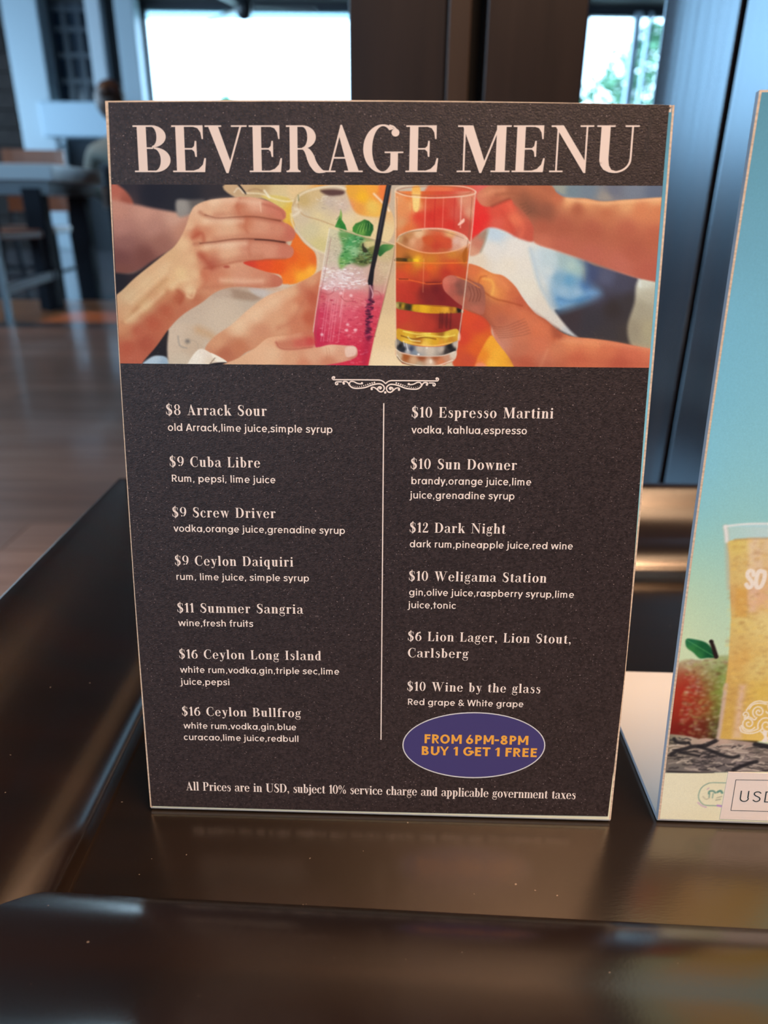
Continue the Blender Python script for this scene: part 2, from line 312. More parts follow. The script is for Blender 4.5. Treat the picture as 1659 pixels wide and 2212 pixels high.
    c.line([(1570, 80), (1620, 130), (1660, 180)], (244, 226, 206), 4, 3, .8, T=A)
    # ---- lower hand behind the pink glass
    c.poly([(560, 1010), (620, 930), (720, 860), (820, 770), (930, 690), (1060, 640), (1180, 580), (1280, 530), (1320, 600), (1300, 900), (1210, 1000), (1000, 1000), (820, 1020), (700, 1120), (600, 1100)],
           [(640, 970, 210, 150, 112), (760, 880, 226, 184, 146), (860, 800, 226, 182, 144), (960, 720, 224, 176, 138), (1080, 660, 220, 168, 128), (1200, 600, 212, 150, 112), (1100, 760, 216, 154, 116), (1000, 850, 214, 158, 120), (900, 900, 204, 140, 106), (760, 990, 192, 118, 84), (1130, 720, 202, 122, 88), (1200, 700, 186, 92, 66), (1180, 820, 188, 94, 66), (1120, 860, 200, 122, 90), (1240, 640, 196, 110, 80), (680, 1030, 180, 104, 76), (900, 960, 206, 142, 106)], 2.4, T=A, eps=8)
    c.line([(1000, 880), (1080, 840), (1140, 740), (1180, 680)], (186, 106, 78), 8, 9, .5, T=A)
    c.line([(900, 640), (1010, 650), (1100, 630)], (206, 164, 132), 5, 5, .6, T=A)
    for p in ([(600, 128), (720, 116), (880, 132)], [(570, 238), (690, 236), (780, 240)], [(570, 392), (700, 380), (800, 372)], [(660, 596), (780, 604), (900, 602)]): c.line(p, (240, 206, 176), 9, 9, .45, T=A)
    for p in ([(620, 205), (740, 200), (860, 202), (960, 218)], [(620, 350), (760, 332), (900, 336), (1030, 352)], [(640, 490), (760, 462), (900, 452)], [(560, 640), (700, 628), (860, 632), (980, 625)]): c.line(p, (176, 98, 72), 8, 9, .42, T=A)
    c.line([(60, 940), (180, 860), (300, 760), (420, 690)], (160, 76, 52), 10, 16, .35, T=A); c.line([(100, 700), (220, 600), (340, 500)], (236, 206, 160), 8, 12, .4, T=A)
    c.line([(760, 860), (900, 770), (1040, 680)], (238, 202, 166), 14, 16, .4, T=A); c.line([(1140, 640), (1220, 700), (1200, 820)], (176, 84, 62), 14, 18, .4, T=A)
    # watch
    c.poly([(462, 1085), (530, 1005), (620, 1045), (690, 1085), (640, 1110), (470, 1110)], [(520, 1050, 238, 226, 208), (590, 1080, 226, 206, 182), (560, 1030, 232, 214, 196)], 1.6, T=A)
    c.poly([(600, 1030), (690, 1080), (650, 1092), (610, 1060)], [(650, 1070, 240, 226, 206)], 1.5, T=A); c.line([(590, 1095), (620, 1060)], (120, 96, 76), 1.5, 1.5, T=A)
    c.poly([(600, 1092), (690, 1086), (700, 1112), (600, 1112)], [(650, 1100, 40, 32, 34)], 1.5, T=A)
    # ---- pink drink in tall glass, in B coordinates
    G = [(298, 425), (240, 760), (200, 1010), (150, 1380), (165, 1480), (130, 1680), (640, 1680), (700, 1400), (790, 1050), (860, 740), (885, 575)]
    c.poly(G, [(340, 460, 206, 196, 160), (310, 560, 200, 186, 158), (290, 700, 206, 188, 166), (260, 850, 216, 192, 180), (400, 700, 196, 186, 160), (500, 560, 150, 170, 110), (560, 800, 200, 170, 156), (420, 860, 224, 204, 200), (560, 900, 214, 180, 172), (320, 930, 222, 190, 188), (740, 900, 196, 166, 136), (800, 800, 206, 180, 146), (800, 650, 196, 176, 130), (740, 980, 200, 150, 136),
                (230, 1040, 204, 92, 100), (330, 1040, 216, 130, 132), (430, 1060, 218, 122, 124), (560, 1060, 214, 112, 116), (740, 1060, 204, 84, 96), (230, 1200, 200, 56, 84), (350, 1180, 216, 96, 112), (480, 1200, 216, 88, 106), (600, 1200, 206, 70, 90), (720, 1180, 206, 66, 84), (200, 1400, 192, 40, 72), (340, 1380, 206, 62, 86), (480, 1350, 212, 70, 90), (600, 1380, 198, 56, 78), (680, 1350, 206, 60, 78), (400, 1460, 204, 44, 72), (560, 1540, 202, 44, 70), (480, 1640, 206, 48, 70), (620, 1620, 214, 52, 70)], 1.6, sm=False, T=B, eps=8)
    c.specks([(230, 780), (600, 780), (640, 950), (400, 1000), (210, 980)], 330, [(242, 232, 230), (250, 246, 244), (180, 140, 138), (206, 170, 170)], (1.0, 3.0), 5, .7, T=B)
    c.specks([(290, 500), (400, 450), (420, 700), (250, 760)], 240, [(226, 220, 190), (170, 160, 130), (150, 140, 116)], (.7, 1.5), 6, .55, T=B)
    c.specks([(700, 740), (850, 640), (800, 900), (700, 920)], 140, [(226, 210, 180), (170, 140, 116)], (.7, 1.4), 7, .5, T=B)
    c.specks([(210, 1040), (780, 1060), (700, 1400), (620, 1640), (420, 1640), (220, 1440)], 520, [(232, 130, 140), (238, 160, 164), (180, 30, 62), (160, 26, 56), (222, 96, 112)], (1.0, 3.2), 8, .42, T=B)
    for x in (240, 262, 300, 320, 345, 395): c.line([(x+30, 1060), (x-20, 1440)], (236, 160, 168), 1.4, 1.8, .5, T=B)
    c.line([(425, 980), (390, 1220)], (246, 206, 206), 1.2, 1.6, .6, T=B)
    for p in ([(215, 1000), (250, 1010), (290, 1020), (330, 1000), (340, 960), (380, 960)], [(400, 1040), (440, 1080), (500, 1080), (510, 1060)], [(700, 990), (740, 1000), (760, 1050), (700, 1065)]): c.line(p, (178, 80, 86), 1.8, 1.6, .7, T=B)
    for x, y in ((490, 1030), (460, 1290), (530, 1340), (230, 1380), (450, 1340), (400, 1010)): c.ell(x, y, 14, 12, (248, 214, 214), 2.5, .7, T=B)
    # glass walls
    c.line([(298, 425), (240, 760), (200, 1010), (150, 1380), (168, 1490)], (236, 222, 206), 1.6, 1.6, .8, T=B)
    c.line([(310, 520), (255, 830), (213, 1040), (180, 1300), (170, 1440)], (150, 90, 84), 1.2, 1.6, .55, T=B)
    c.line([(885, 580), (860, 740), (790, 1050), (700, 1400)], (146, 110, 84), 1.5, 1.5, .7, T=B); c.line([(850, 720), (780, 1010)], (226, 196, 170), 1.6, 1.8, .6, T=B)
    # mint
    c.poly([(380, 470), (470, 460), (620, 500), (700, 560), (720, 650), (690, 720), (600, 770), (480, 740), (400, 790), (380, 700), (420, 600)], [(420, 520, 106, 150, 84), (480, 560, 70, 150, 88), (560, 530, 60, 136, 76), (520, 640, 150, 190, 140), (460, 680, 80, 150, 80), (600, 700, 92, 100, 56), (560, 730, 96, 110, 60), (640, 620, 110, 110, 60), (400, 750, 130, 170, 90), (620, 570, 180, 170, 110)], 6, T=B, eps=7)
    c.specks([(400, 500), (600, 500), (700, 720), (400, 760)], 220, [(40, 110, 56), (150, 200, 150), (30, 80, 40), (196, 214, 170), (90, 160, 90)], (1.2, 3), 9, .6, T=B)
    c.poly([(398, 255), (412, 300), (408, 350), (440, 400), (455, 455), (400, 450), (345, 415), (365, 370), (385, 320)], [(395, 290, 140, 170, 90), (385, 380, 50, 128, 50), (420, 420, 40, 120, 50), (365, 410, 70, 140, 60)], 1.3, sm=False, T=B, eps=5)
    c.poly([(505, 420), (530, 385), (570, 370), (610, 348), (650, 360), (690, 400), (692, 440), (665, 500), (600, 495), (545, 480), (505, 455)], [(530, 430, 60, 130, 50), (590, 400, 90, 150, 60), (640, 400, 24, 80, 36), (670, 430, 30, 90, 40), (600, 460, 110, 160, 70), (570, 380, 50, 110, 50), (640, 470, 40, 100, 44)], 1.3, sm=False, T=B, eps=5)
    for i in range(9): c.line([(540+i*14, 470-i*3), (555+i*13, 430-i*4), (575+i*10, 395-i*2)], (26, 76, 34) if i % 2 else (150, 190, 100), 1, 1.3, .7, T=B)
    for i in range(5): c.line([(385+i*6, 320+i*22), (360+i*10, 350+i*20)], (24, 90, 36), 1, 1.3, .7, T=B)
    c.poly([(760, 580), (810, 570), (870, 580), (850, 615), (800, 640), (750, 680), (730, 640)], [(800, 600, 70, 130, 66), (760, 630, 36, 92, 44), (850, 590, 110, 150, 80)], 1.4, T=B)
    c.poly([(590, 570), (625, 565), (625, 600), (640, 640), (600, 640)], [(610, 600, 46, 44, 30)], 2, T=B, alpha=.9)
    c.poly([(610, 555), (690, 545), (700, 580), (620, 600)], [(650, 570, 214, 196, 140)], 2, T=B, alpha=.8)
    c.specks([(560, 660), (700, 640), (680, 740), (540, 760)], 90, [(60, 66, 36), (120, 130, 70), (40, 50, 26)], (1.2, 3), 10, .7, T=B)
    c.line([(298, 425), (330, 420), (420, 442), (560, 490), (720, 530), (885, 575)], (222, 196, 160), 2.6, 1.6, .9, T=B)
    c.line([(440, 455), (600, 505), (740, 540), (880, 580)], (140, 116, 70), 1, 1.3, .7, T=B)
    # straw
    c.poly([(812, 15), (858, 15), (760, 540), (700, 800), (685, 945), (645, 935), (640, 900), (700, 600), (735, 400)], [(820, 100, 34, 34, 40), (780, 300, 34, 32, 38), (720, 600, 30, 28, 32), (670, 880, 28, 26, 32)], 1.3, sm=False, T=B)
    c.line([(825, 40), (775, 300), (735, 520)], (92, 92, 104), 1.6, 2, .6, T=B)
    c.line([(672, 950), (665, 1060), (650, 1160), (640, 1300), (645, 1420)], (70, 24, 48), 8, 4, .75, T=B); c.specks([(630, 1060), (690, 1060), (670, 1420), (620, 1420)], 130, [(50, 16, 40), (190, 60, 90), (90, 20, 56)], (1.4, 3.4), 11, .8, T=B)
    c.line([(640, 1430), (610, 1640)], (150, 24, 56), 14, 9, .5, T=B); c.line([(660, 940), (685, 1010), (680, 1050)], (240, 196, 200), 2, 1.6, .8, T=B)
    # thumb in front of the pink glass (A coordinates)
    c.poly([(640, 1120), (760, 1060), (860, 1000), (920, 950), (960, 935), (1080, 920), (1200, 898), (1215, 985), (1240, 995), (1310, 980), (1400, 985), (1455, 990), (1472, 1020), (1462, 1055), (1400, 1080), (1300, 1100), (1180, 1125), (900, 1130)],
           [(760, 1080, 220, 170, 132), (880, 1010, 226, 176, 138), (980, 950, 222, 166, 128), (1100, 935, 210, 140, 108), (1180, 920, 196, 112, 84), (960, 1030, 226, 180, 142), (1080, 1060, 214, 156, 120), (1200, 1040, 216, 160, 126), (1300, 1000, 228, 182, 148), (1380, 1040, 214, 156, 124), (1440, 1010, 222, 178, 158), (1450, 1050, 198, 122, 100), (1300, 1090, 200, 126, 96), (1150, 1100, 206, 132, 100)], 1.8, T=A, eps=8)
    c.poly([(985, 965), (1080, 950), (1200, 935), (1215, 985), (1120, 1000), (1020, 1006)], [(1040, 980, 192, 112, 86), (1150, 960, 196, 90, 76), (1190, 960, 196, 60, 62)], 7, T=A, alpha=.8)
    c.line([(985, 965), (1010, 1000), (1080, 1008), (1200, 995)], (160, 66, 54), 1.6, 3, .6, T=A)
    c.poly([(1400, 1000), (1450, 992), (1466, 1015), (1455, 1045), (1405, 1052)], [(1430, 1015, 234, 198, 178)], 2.2, T=A, alpha=.8)
    for x in (1285, 1300): c.line([(x, 1000), (x+6, 1040), (x, 1070)], (196, 128, 96), 1.6, 2, .5, T=A)
    c.specks([(300, 520), (1180, 600), (1180, 1080), (60, 1080)], 900, [(236, 204, 166), (150, 90, 64)], (.7, 1.4), 12, .12, T=A)
    # ---- right: bag, blue cloth, dark clothes (D coordinates)
    c.poly([(240, 330), (390, 330), (600, 420), (700, 440), (850, 500), (760, 600), (880, 900), (1010, 1100), (800, 1000), (600, 780), (470, 660), (330, 620), (230, 590)],
           [(300, 560, 222, 202, 178), (420, 380, 188, 204, 214), (400, 480, 222, 214, 204), (560, 480, 224, 216, 206), (520, 600, 226, 214, 196), (640, 600, 224, 214, 200), (640, 760, 224, 214, 196), (740, 880, 218, 206, 190), (860, 980, 212, 202, 190), (760, 560, 206, 212, 210), (960, 1070, 190, 190, 190)], 4, T=D, eps=10)
    c.poly([(880, 900), (850, 930), (1010, 1105), (1180, 1130), (1400, 1160), (1440, 700), (1300, 640), (1120, 600), (1050, 560), (1060, 760), (1000, 860)], [(960, 960, 60, 50, 54), (1100, 980, 56, 52, 58), (1250, 900, 54, 46, 46), (1150, 800, 66, 62, 76), (1090, 660, 66, 76, 108), (1200, 680, 84, 86, 108), (1320, 720, 70, 68, 84), (1370, 860, 58, 52, 54), (1200, 1080, 60, 54, 56), (1350, 1080, 64, 56, 54)], 4, T=D, eps=10)
    c.poly([(800, 480), (1030, 540), (1060, 700), (1150, 770), (1150, 810), (1050, 860), (900, 910), (850, 900), (790, 780), (730, 640), (700, 500)],
           [(820, 560, 190, 204, 206), (900, 560, 158, 180, 180), (960, 600, 176, 196, 186), (1000, 620, 160, 186, 180), (860, 680, 120, 160, 186), (940, 700, 96, 150, 186), (800, 640, 206, 212, 210), (760, 700, 196, 206, 210), (900, 780, 150, 180, 200), (1000, 790, 154, 184, 204), (1100, 790, 110, 150, 190), (880, 860, 110, 156, 196), (840, 900, 80, 130, 170), (1020, 840, 90, 140, 180), (1050, 560, 110, 140, 160), (1060, 740, 70, 110, 160), (700, 540, 196, 208, 212)], 16, T=D, eps=10)
    c.line([(670, 480), (700, 600), (740, 740), (820, 880)], (150, 180, 200), 6, 8, .5, T=D)
    c.line([(870, 830), (960, 850), (1080, 820)], (60, 110, 160), 6, 8, .5, T=D)
    c.poly([(1430, 700), (1600, 690), (1600, 1200), (1400, 1180), (1350, 1040), (1400, 860)], [(1480, 720, 206, 206, 190), (1500, 800, 180, 172, 150), (1450, 900, 160, 150, 128), (1400, 1050, 150, 138, 116), (1500, 1050, 168, 156, 126)], 6, T=D, eps=12)
    c.line([(1435, 690), (1440, 740)], (220, 222, 214), 6, 5, .7, T=D)
    # red drink and fingers behind
    c.poly([(-40, 20), (420, 20), (700, 100), (720, 260), (700, 420), (600, 410), (480, 350), (390, 330), (330, 360), (250, 430), (-60, 430)],
           [(60, 80, 222, 110, 70), (200, 80, 210, 90, 66), (330, 60, 218, 100, 90), (300, 200, 222, 52, 46), (280, 300, 224, 40, 40), (340, 260, 222, 46, 44), (420, 220, 210, 80, 62), (500, 180, 216, 84, 64), (560, 280, 220, 112, 80), (520, 330, 206, 84, 64), (650, 360, 192, 84, 66), (640, 200, 170, 86, 66), (430, 300, 212, 92, 74), (580, 390, 196, 92, 74)], 4, T=D, eps=8)
    c.poly([(330, 360), (365, 345), (350, 430), (310, 510), (240, 525), (245, 430)], [(300, 440, 196, 118, 96), (340, 380, 160, 130, 110), (260, 500, 210, 150, 120)], 4, T=D)
    c.line([(375, 345), (350, 430), (320, 500)], (150, 150, 130), 3, 4, .7, T=D)
    # upper right hand and forearm
    c.poly([(290, 120), (300, 85), (350, 50), (430, 30), (800, 20), (850, 80), (920, 118), (1050, 125), (1180, 145), (1320, 135), (1480, 125), (1640, 108), (1800, 100), (1850, 400), (1800, 760), (1640, 730), (1420, 684), (1200, 610), (1000, 540), (850, 490), (700, 435), (690, 330), (640, 240), (560, 170), (520, 130), (400, 180), (330, 175)],
           [(320, 120, 206, 120, 92), (380, 80, 204, 126, 92), (460, 60, 190, 112, 80), (420, 140, 180, 96, 70), (560, 60, 170, 98, 70), (700, 60, 176, 100, 70), (620, 130, 150, 88, 64), (680, 200, 140, 84, 64), (780, 200, 144, 84, 64), (780, 100, 172, 96, 68), (860, 120, 186, 100, 70), (940, 140, 226, 160, 110), (1060, 140, 222, 152, 102), (1000, 200, 170, 92, 66), (1200, 160, 212, 148, 100), (1350, 150, 222, 160, 110), (1550, 130, 226, 162, 112), (1200, 220, 186, 106, 74), (1450, 210, 206, 124, 84), (1560, 220, 204, 122, 82), (760, 320, 176, 92, 70), (900, 320, 172, 92, 70), (1100, 350, 176, 94, 72), (1350, 350, 182, 98, 74), (1550, 380, 186, 100, 74), (760, 420, 196, 108, 84), (900, 450, 184, 98, 78), (1100, 520, 182, 98, 80), (1300, 600, 186, 102, 84), (1500, 640, 178, 92, 74), (1400, 500, 176, 92, 72)], 3, T=D, eps=9)
    c.line([(400, 180), (470, 150), (520, 130)], (130, 60, 44), 5, 5, .6, T=D); c.line([(560, 160), (620, 230), (680, 280)], (176, 96, 74), 6, 7, .5, T=D)
    c.line([(430, 100), (520, 90), (600, 100)], (150, 84, 60), 4, 6, .5, T=D)
    for i in range(4): c.line([(600+i*14, 170+i*22), (640+i*12, 160+i*18)], (96, 60, 46), 2.4, 3, .4, T=D)
    c.line([(1180, 190), (1300, 175), (1500, 165)], (214, 140, 96), 7, 10, .35, T=D)
    c.line([(930, 132), (1060, 148), (1180, 160), (1330, 150), (1620, 126)], (240, 184, 136), 5, 7, .65, T=D)
    c.line([(760, 320), (1000, 350), (1300, 410), (1560, 450)], (158, 82, 60), 30, 34, .38, T=D); c.line([(640, 150), (720, 230), (800, 260)], (116, 70, 54), 12, 18, .45, T=D)
    c.line([(520, 170), (560, 250), (620, 330), (600, 390)], (230, 110, 80), 7, 9, .5, T=D); c.line([(470, 220), (520, 300), (560, 380)], (190, 60, 48), 5, 8, .45, T=D)
    c.line([(330, 105), (400, 75), (480, 62)], (224, 150, 112), 5, 7, .5, T=D); c.line([(620, 40), (720, 60), (800, 110), (870, 140)], (196, 116, 82), 8, 12, .4, T=D)
    c.line([(700, 437), (850, 492), (1000, 545), (1200, 615), (1420, 684)], (216, 140, 116), 3, 4, .5, T=D)
    c.poly([(800, 10), (1640, 10), (1640, 105), (1480, 120), (1320, 130), (1180, 138), (1060, 118), (930, 108), (860, 76), (820, 36)], [(880, 60, 150, 152, 140), (960, 70, 112, 128, 138), (1080, 70, 112, 124, 136), (1250, 70, 104, 106, 120), (1400, 70, 116, 122, 134), (1550, 80, 96, 104, 122), (1200, 120, 150, 140, 130)], 3, T=D, eps=10)
    # ---- orange slice and palm behind the highball, lower right
    c.poly([(160, 820), (380, 960), (400, 1080), (470, 1180), (560, 1330), (150, 1330), (130, 1000)], [(240, 960, 214, 74, 44), (300, 1020, 206, 70, 46), (200, 1100, 206, 66, 44), (280, 1180, 216, 92, 40), (330, 1130, 216, 100, 40), (230, 1260, 196, 76, 50), (420, 1280, 226, 140, 40), (500, 1320, 220, 150, 50)], 3, T=D, eps=8)
    c.poly([(300, 1330), (290, 1270), (330, 1180), (390, 1090), (440, 1130), (500, 1210), (545, 1290), (570, 1335)], [(340, 1230, 226, 130, 40), (400, 1150, 236, 160, 50), (430, 1220, 240, 170, 56), (310, 1290, 230, 120, 60), (480, 1260, 236, 164, 50), (400, 1290, 240, 176, 60)], 3, T=D, eps=8)
    c.poly([(300, 1340), (290, 1290), (340, 1285), (380, 1340)], [(320, 1310, 236, 150, 130)], 4, T=D, alpha=.6)
    # front right hand
    c.poly([(218, 590), (300, 600), (400, 650), (480, 670), (560, 740), (620, 830), (700, 930), (780, 980), (860, 1050), (960, 1095), (1100, 1110), (1250, 1130), (1400, 1160), (1560, 1190), (1700, 1210), (1750, 1330), (1650, 1400), (1000, 1400), (620, 1400), (565, 1330), (530, 1260), (480, 1190), (420, 1110), (395, 1030), (340, 960), (240, 920), (160, 880), (90, 810), (50, 730), (60, 690), (100, 664), (150, 680), (215, 690)],
           [(270, 640, 216, 112, 66), (330, 690, 226, 130, 64), (380, 720, 230, 146, 74), (420, 790, 236, 160, 80), (470, 720, 214, 120, 76), (540, 790, 200, 102, 66), (460, 800, 216, 124, 70), (600, 850, 186, 88, 62), (85, 720, 204, 106, 90), (110, 760, 190, 84, 72), (150, 720, 146, 86, 72), (160, 780, 134, 78, 66), (230, 760, 160, 92, 70), (240, 850, 172, 98, 72), (300, 800, 168, 96, 66), (350, 860, 172, 96, 68), (330, 900, 168, 84, 62),
            (420, 900, 188, 98, 66), (520, 900, 196, 102, 68), (620, 950, 204, 108, 72), (460, 980, 176, 96, 72), (560, 1010, 190, 108, 80), (500, 1080, 196, 124, 96), (600, 1080, 200, 116, 84), (720, 1050, 208, 110, 74), (480, 1140, 196, 128, 104), (600, 1180, 188, 108, 80), (740, 1150, 206, 112, 80), (860, 1090, 184, 90, 60), (860, 1180, 204, 122, 86), (760, 1260, 196, 112, 84), (640, 1290, 190, 92, 66), (950, 1150, 216, 130, 88), (1100, 1140, 218, 128, 86), (1000, 1250, 200, 102, 72), (1200, 1200, 206, 112, 78), (1400, 1220, 204, 106, 78), (1500, 1200, 210, 116, 84), (1300, 1300, 184, 88, 66)], 2, T=D, eps=11)
    c.line([(215, 690), (280, 720), (340, 780), (420, 830), (500, 850), (610, 880)], (150, 62, 34), 3, 3, .6, T=D)
    c.line([(180, 700), (260, 720), (300, 750), (340, 790)], (232, 130, 60), 2, 2, .7, T=D)
    c.line([(400, 800), (410, 740), (390, 700), (340, 690)], (240, 180, 90), 5, 5, .6, T=D); c.line([(300, 730), (320, 680), (360, 670)], (160, 70, 40), 3, 3, .5, T=D)
    for x in (250, 270, 292, 312): c.line([(x, 750), (x+14, 800), (x+4, 850)], (96, 44, 34), 2, 2.4, .5, T=D)
    for i in range(6): c.line([(400+i*10, 1025+i*16), (480+i*10, 1030+i*14), (560+i*12, 1000+i*17), (630+i*8, 970+i*20)], (128, 66, 54), 1.6, 2.2, .42, T=D)
    c.line([(395, 1030), (410, 1080), (480, 1180)], (216, 140, 120), 4, 5, .5, T=D)
    c.line([(660, 900), (740, 960), (860, 1045)], (150, 66, 46), 5, 6, .4, T=D)
    c.poly([(820, 1030), (880, 1060), (890, 1110), (830, 1090)], [(860, 1080, 130, 66, 50)], 8, T=D, alpha=.4)
    c.line([(790, 1190), (760, 1260), (740, 1310)], (230, 160, 120), 4, 6, .4, T=D); c.line([(860, 1130), (1000, 1140), (1150, 1160)], (232, 156, 108), 6, 8, .35, T=D)
    c.specks([(500, 850), (700, 930), (1500, 1190), (1500, 1320), (600, 1320)], 700, [(230, 160, 120), (140, 66, 46)], (.7, 1.4), 13, .14, T=D)
    c.ell(108, 772, 30, 50, (120, 52, 48), 9, .35, rot=-.5, T=D)
    c.line([(250, 900), (340, 950), (400, 1020)], (136, 62, 48), 6, 9, .45, T=D); c.line([(560, 900), (660, 990), (800, 1080)], (222, 128, 88), 9, 14, .35, T=D)
    c.line([(540, 1260), (700, 1290), (900, 1300)], (150, 72, 54), 12, 18, .4, T=D); c.line([(900, 1120), (1100, 1130), (1300, 1155), (1500, 1185)], (236, 160, 116), 6, 9, .45, T=D)
    c.line([(900, 1250), (1150, 1270), (1500, 1290)], (166, 76, 56), 16, 22, .35, T=D); c.line([(330, 650), (430, 690), (510, 760)], (236, 150, 90), 6, 9, .45, T=D)
    # ---- highball glass with amber drink (B coordinates)
    c.poly([(885, 95), (1605, 95), (1560, 560), (1535, 760), (1490, 1160), (1420, 1600), (1330, 1650), (1100, 1665), (950, 1640), (890, 1560), (893, 1200), (885, 700)],
           [(930, 160, 226, 150, 96), (960, 250, 222, 140, 86), (940, 380, 214, 150, 100), (1000, 120, 226, 120, 60), (1080, 130, 232, 150, 70), (1070, 230, 236, 190, 120), (1150, 130, 206, 84, 44), (1200, 180, 206, 70, 50), (1300, 170, 206, 74, 52), (1100, 320, 214, 60, 44), (1200, 320, 202, 48, 40), (1300, 280, 206, 52, 42), (1400, 200, 206, 70, 56), (1450, 300, 204, 84, 70), (1500, 180, 214, 140, 110), (1380, 400, 206, 50, 42), (1200, 420, 208, 56, 44), (1500, 380, 190, 70, 56), (1550, 280, 216, 150, 120), (1000, 430, 216, 110, 60)], 1.4, sm=False, T=B, eps=8)
    for x, col, w in ((1160, (240, 176, 150), 1.5), (1320, (236, 130, 110), 1.4), (1480, (240, 190, 170), 2.4), (905, (240, 200, 160), 2), (1040, (226, 110, 60), 2), (1245, (190, 40, 36), 2), (1420, (190, 50, 46), 2)): c.line([(x, 150), (x-6, 300), (x-10, 420)], col, w, 2, .7, T=B)
    c.poly([(1040, 60), (1110, 60), (1100, 240), (1070, 280), (1045, 230)], [(1070, 160, 240, 206, 130), (1070, 80, 236, 170, 80)], 3, T=B)
    c.poly([(1450, 390), (1500, 340), (1505, 370), (1460, 400)], [(1480, 370, 240, 190, 170)], 1.5, T=B)
    # liquid
    c.poly([(895, 545), (930, 490), (1050, 450), (1200, 440), (1350, 450), (1500, 500), (1550, 560), (1535, 720), (1490, 1170), (1440, 1440), (1200, 1470), (950, 1440), (895, 1380), (890, 900)],
           [(960, 510, 176, 106, 60), (1000, 560, 176, 96, 46), (1100, 480, 222, 180, 130), (1180, 520, 206, 120, 66), (1250, 560, 196, 76, 46), (1150, 600, 196, 84, 46), (1350, 540, 190, 66, 50), (1450, 560, 206, 150, 126), (1500, 530, 224, 180, 150), (1050, 640, 200, 120, 50), (1200, 660, 196, 110, 44), (1400, 650, 200, 124, 50), (920, 650, 190, 110, 50), (1000, 710, 110, 70, 30), (1080, 710, 236, 180, 40), (1200, 710, 200, 124, 40), (1500, 690, 186, 104, 36), (1000, 760, 220, 90, 36), (1200, 770, 222, 92, 36), (1400, 770, 210, 76, 38), (950, 860, 206, 74, 44), (1150, 850, 198, 70, 42), (1350, 830, 180, 54, 40), (1450, 800, 190, 66, 40),
            (950, 960, 190, 56, 42), (1050, 950, 180, 52, 38), (1150, 1000, 122, 34, 34), (1250, 980, 110, 28, 32), (1300, 1050, 118, 30, 34), (1200, 1060, 122, 36, 36), (1000, 1050, 182, 52, 40), (1380, 1100, 128, 34, 36), (950, 1220, 196, 62, 46), (1100, 1250, 186, 62, 44), (1200, 1300, 178, 56, 42), (1330, 1260, 116, 36, 34), (1400, 1200, 150, 46, 40), (1300, 1330, 150, 44, 36), (1000, 1330, 190, 70, 44)], 1.4, T=B, eps=7)
    c.poly([(895, 545), (930, 490), (1050, 445), (1200, 432), (1350, 442), (1500, 495), (1552, 560), (1500, 600), (1400, 635), (1200, 650), (1050, 625), (950, 590)], [(930, 520, 196, 150, 100), (980, 530, 160, 96, 56), (1010, 500, 190, 130, 80), (1040, 540, 220, 160, 120), (1100, 480, 226, 184, 140), (1100, 560, 206, 130, 90), (1170, 540, 196, 84, 46), (1280, 520, 206, 84, 50), (1250, 580, 190, 62, 42), (1360, 540, 196, 80, 56), (1380, 480, 222, 166, 110), (1430, 540, 216, 174, 156), (1440, 600, 206, 150, 126), (1500, 560, 224, 184, 160), (1180, 600, 190, 86, 50), (1320, 620, 190, 90, 54)], 1.6, T=B, eps=5)
    c.poly([(1130, 510), (1250, 495), (1370, 520), (1390, 560), (1380, 610), (1250, 600), (1190, 590)], [(1200, 540, 200, 86, 44), (1300, 530, 206, 78, 46), (1260, 580, 186, 60, 42)], 4, T=B, alpha=.8)
    c.line([(900, 545), (935, 490), (1060, 445), (1200, 430), (1350, 440), (1500, 490), (1555, 560)], (236, 208, 178), 3, 2, .85, T=B)
    c.line([(910, 555), (1000, 600), (1100, 635), (1200, 650), (1330, 645), (1450, 620), (1545, 570)], (236, 170, 120), 2.2, 1.8, .85, T=B)
    c.line([(900, 545), (915, 510), (1000, 465), (1120, 448)], (110, 70, 40), 1.2, 1.5, .6, T=B); c.line([(1190, 440), (1350, 465), (1500, 520)], (150, 100, 80), 1.2, 1.5, .6, T=B)
    # bands
    c.poly([(890, 700), (960, 705), (1010, 730), (890, 725)], [(940, 712, 110, 60, 24)], 1.5, T=B); c.poly([(900, 692), (1030, 700), (1130, 705), (1130, 728), (980, 726), (900, 715)], [(920, 705, 90, 60, 20), (980, 712, 60, 44, 20), (1010, 712, 150, 110, 30), (1080, 715, 244, 196, 40), (1120, 715, 210, 140, 40)], 1.5, T=B, eps=3)
    c.line([(890, 730), (1100, 738), (1300, 740), (1530, 735)], (236, 130, 50), 2.2, 2, .8, T=B)
    c.poly([(1490, 650), (1530, 600), (1520, 720), (1495, 725)], [(1510, 680, 170, 90, 30)], 2, T=B)
    c.line([(905, 885), (1000, 890), (1080, 905), (1180, 925), (1300, 920)], (236, 104, 46), 2.2, 1.8, .85, T=B); c.line([(920, 882), (1000, 884)], (60, 20, 20), 1.4, 1.4, .8, T=B)
    c.line([(1160, 915), (1290, 915)], (90, 20, 24), 2, 2, .7, T=B)
    c.poly([(895, 1090), (960, 1092), (1020, 1105), (1200, 1115), (1400, 1130), (1485, 1160), (1475, 1185), (1200, 1190), (1000, 1165), (900, 1145)],
           [(910, 1120, 190, 170, 100), (930, 1120, 60, 46, 16), (955, 1125, 196, 150, 40), (985, 1130, 60, 50, 24), (1010, 1135, 40, 40, 30), (1060, 1140, 216, 160, 30), (1140, 1150, 226, 170, 34), (1250, 1155, 206, 140, 30), (1350, 1155, 226, 164, 50), (1390, 1150, 160, 96, 30), (1420, 1155, 206, 140, 40), (1450, 1155, 40, 30, 24)], 1.3, T=B, eps=3)
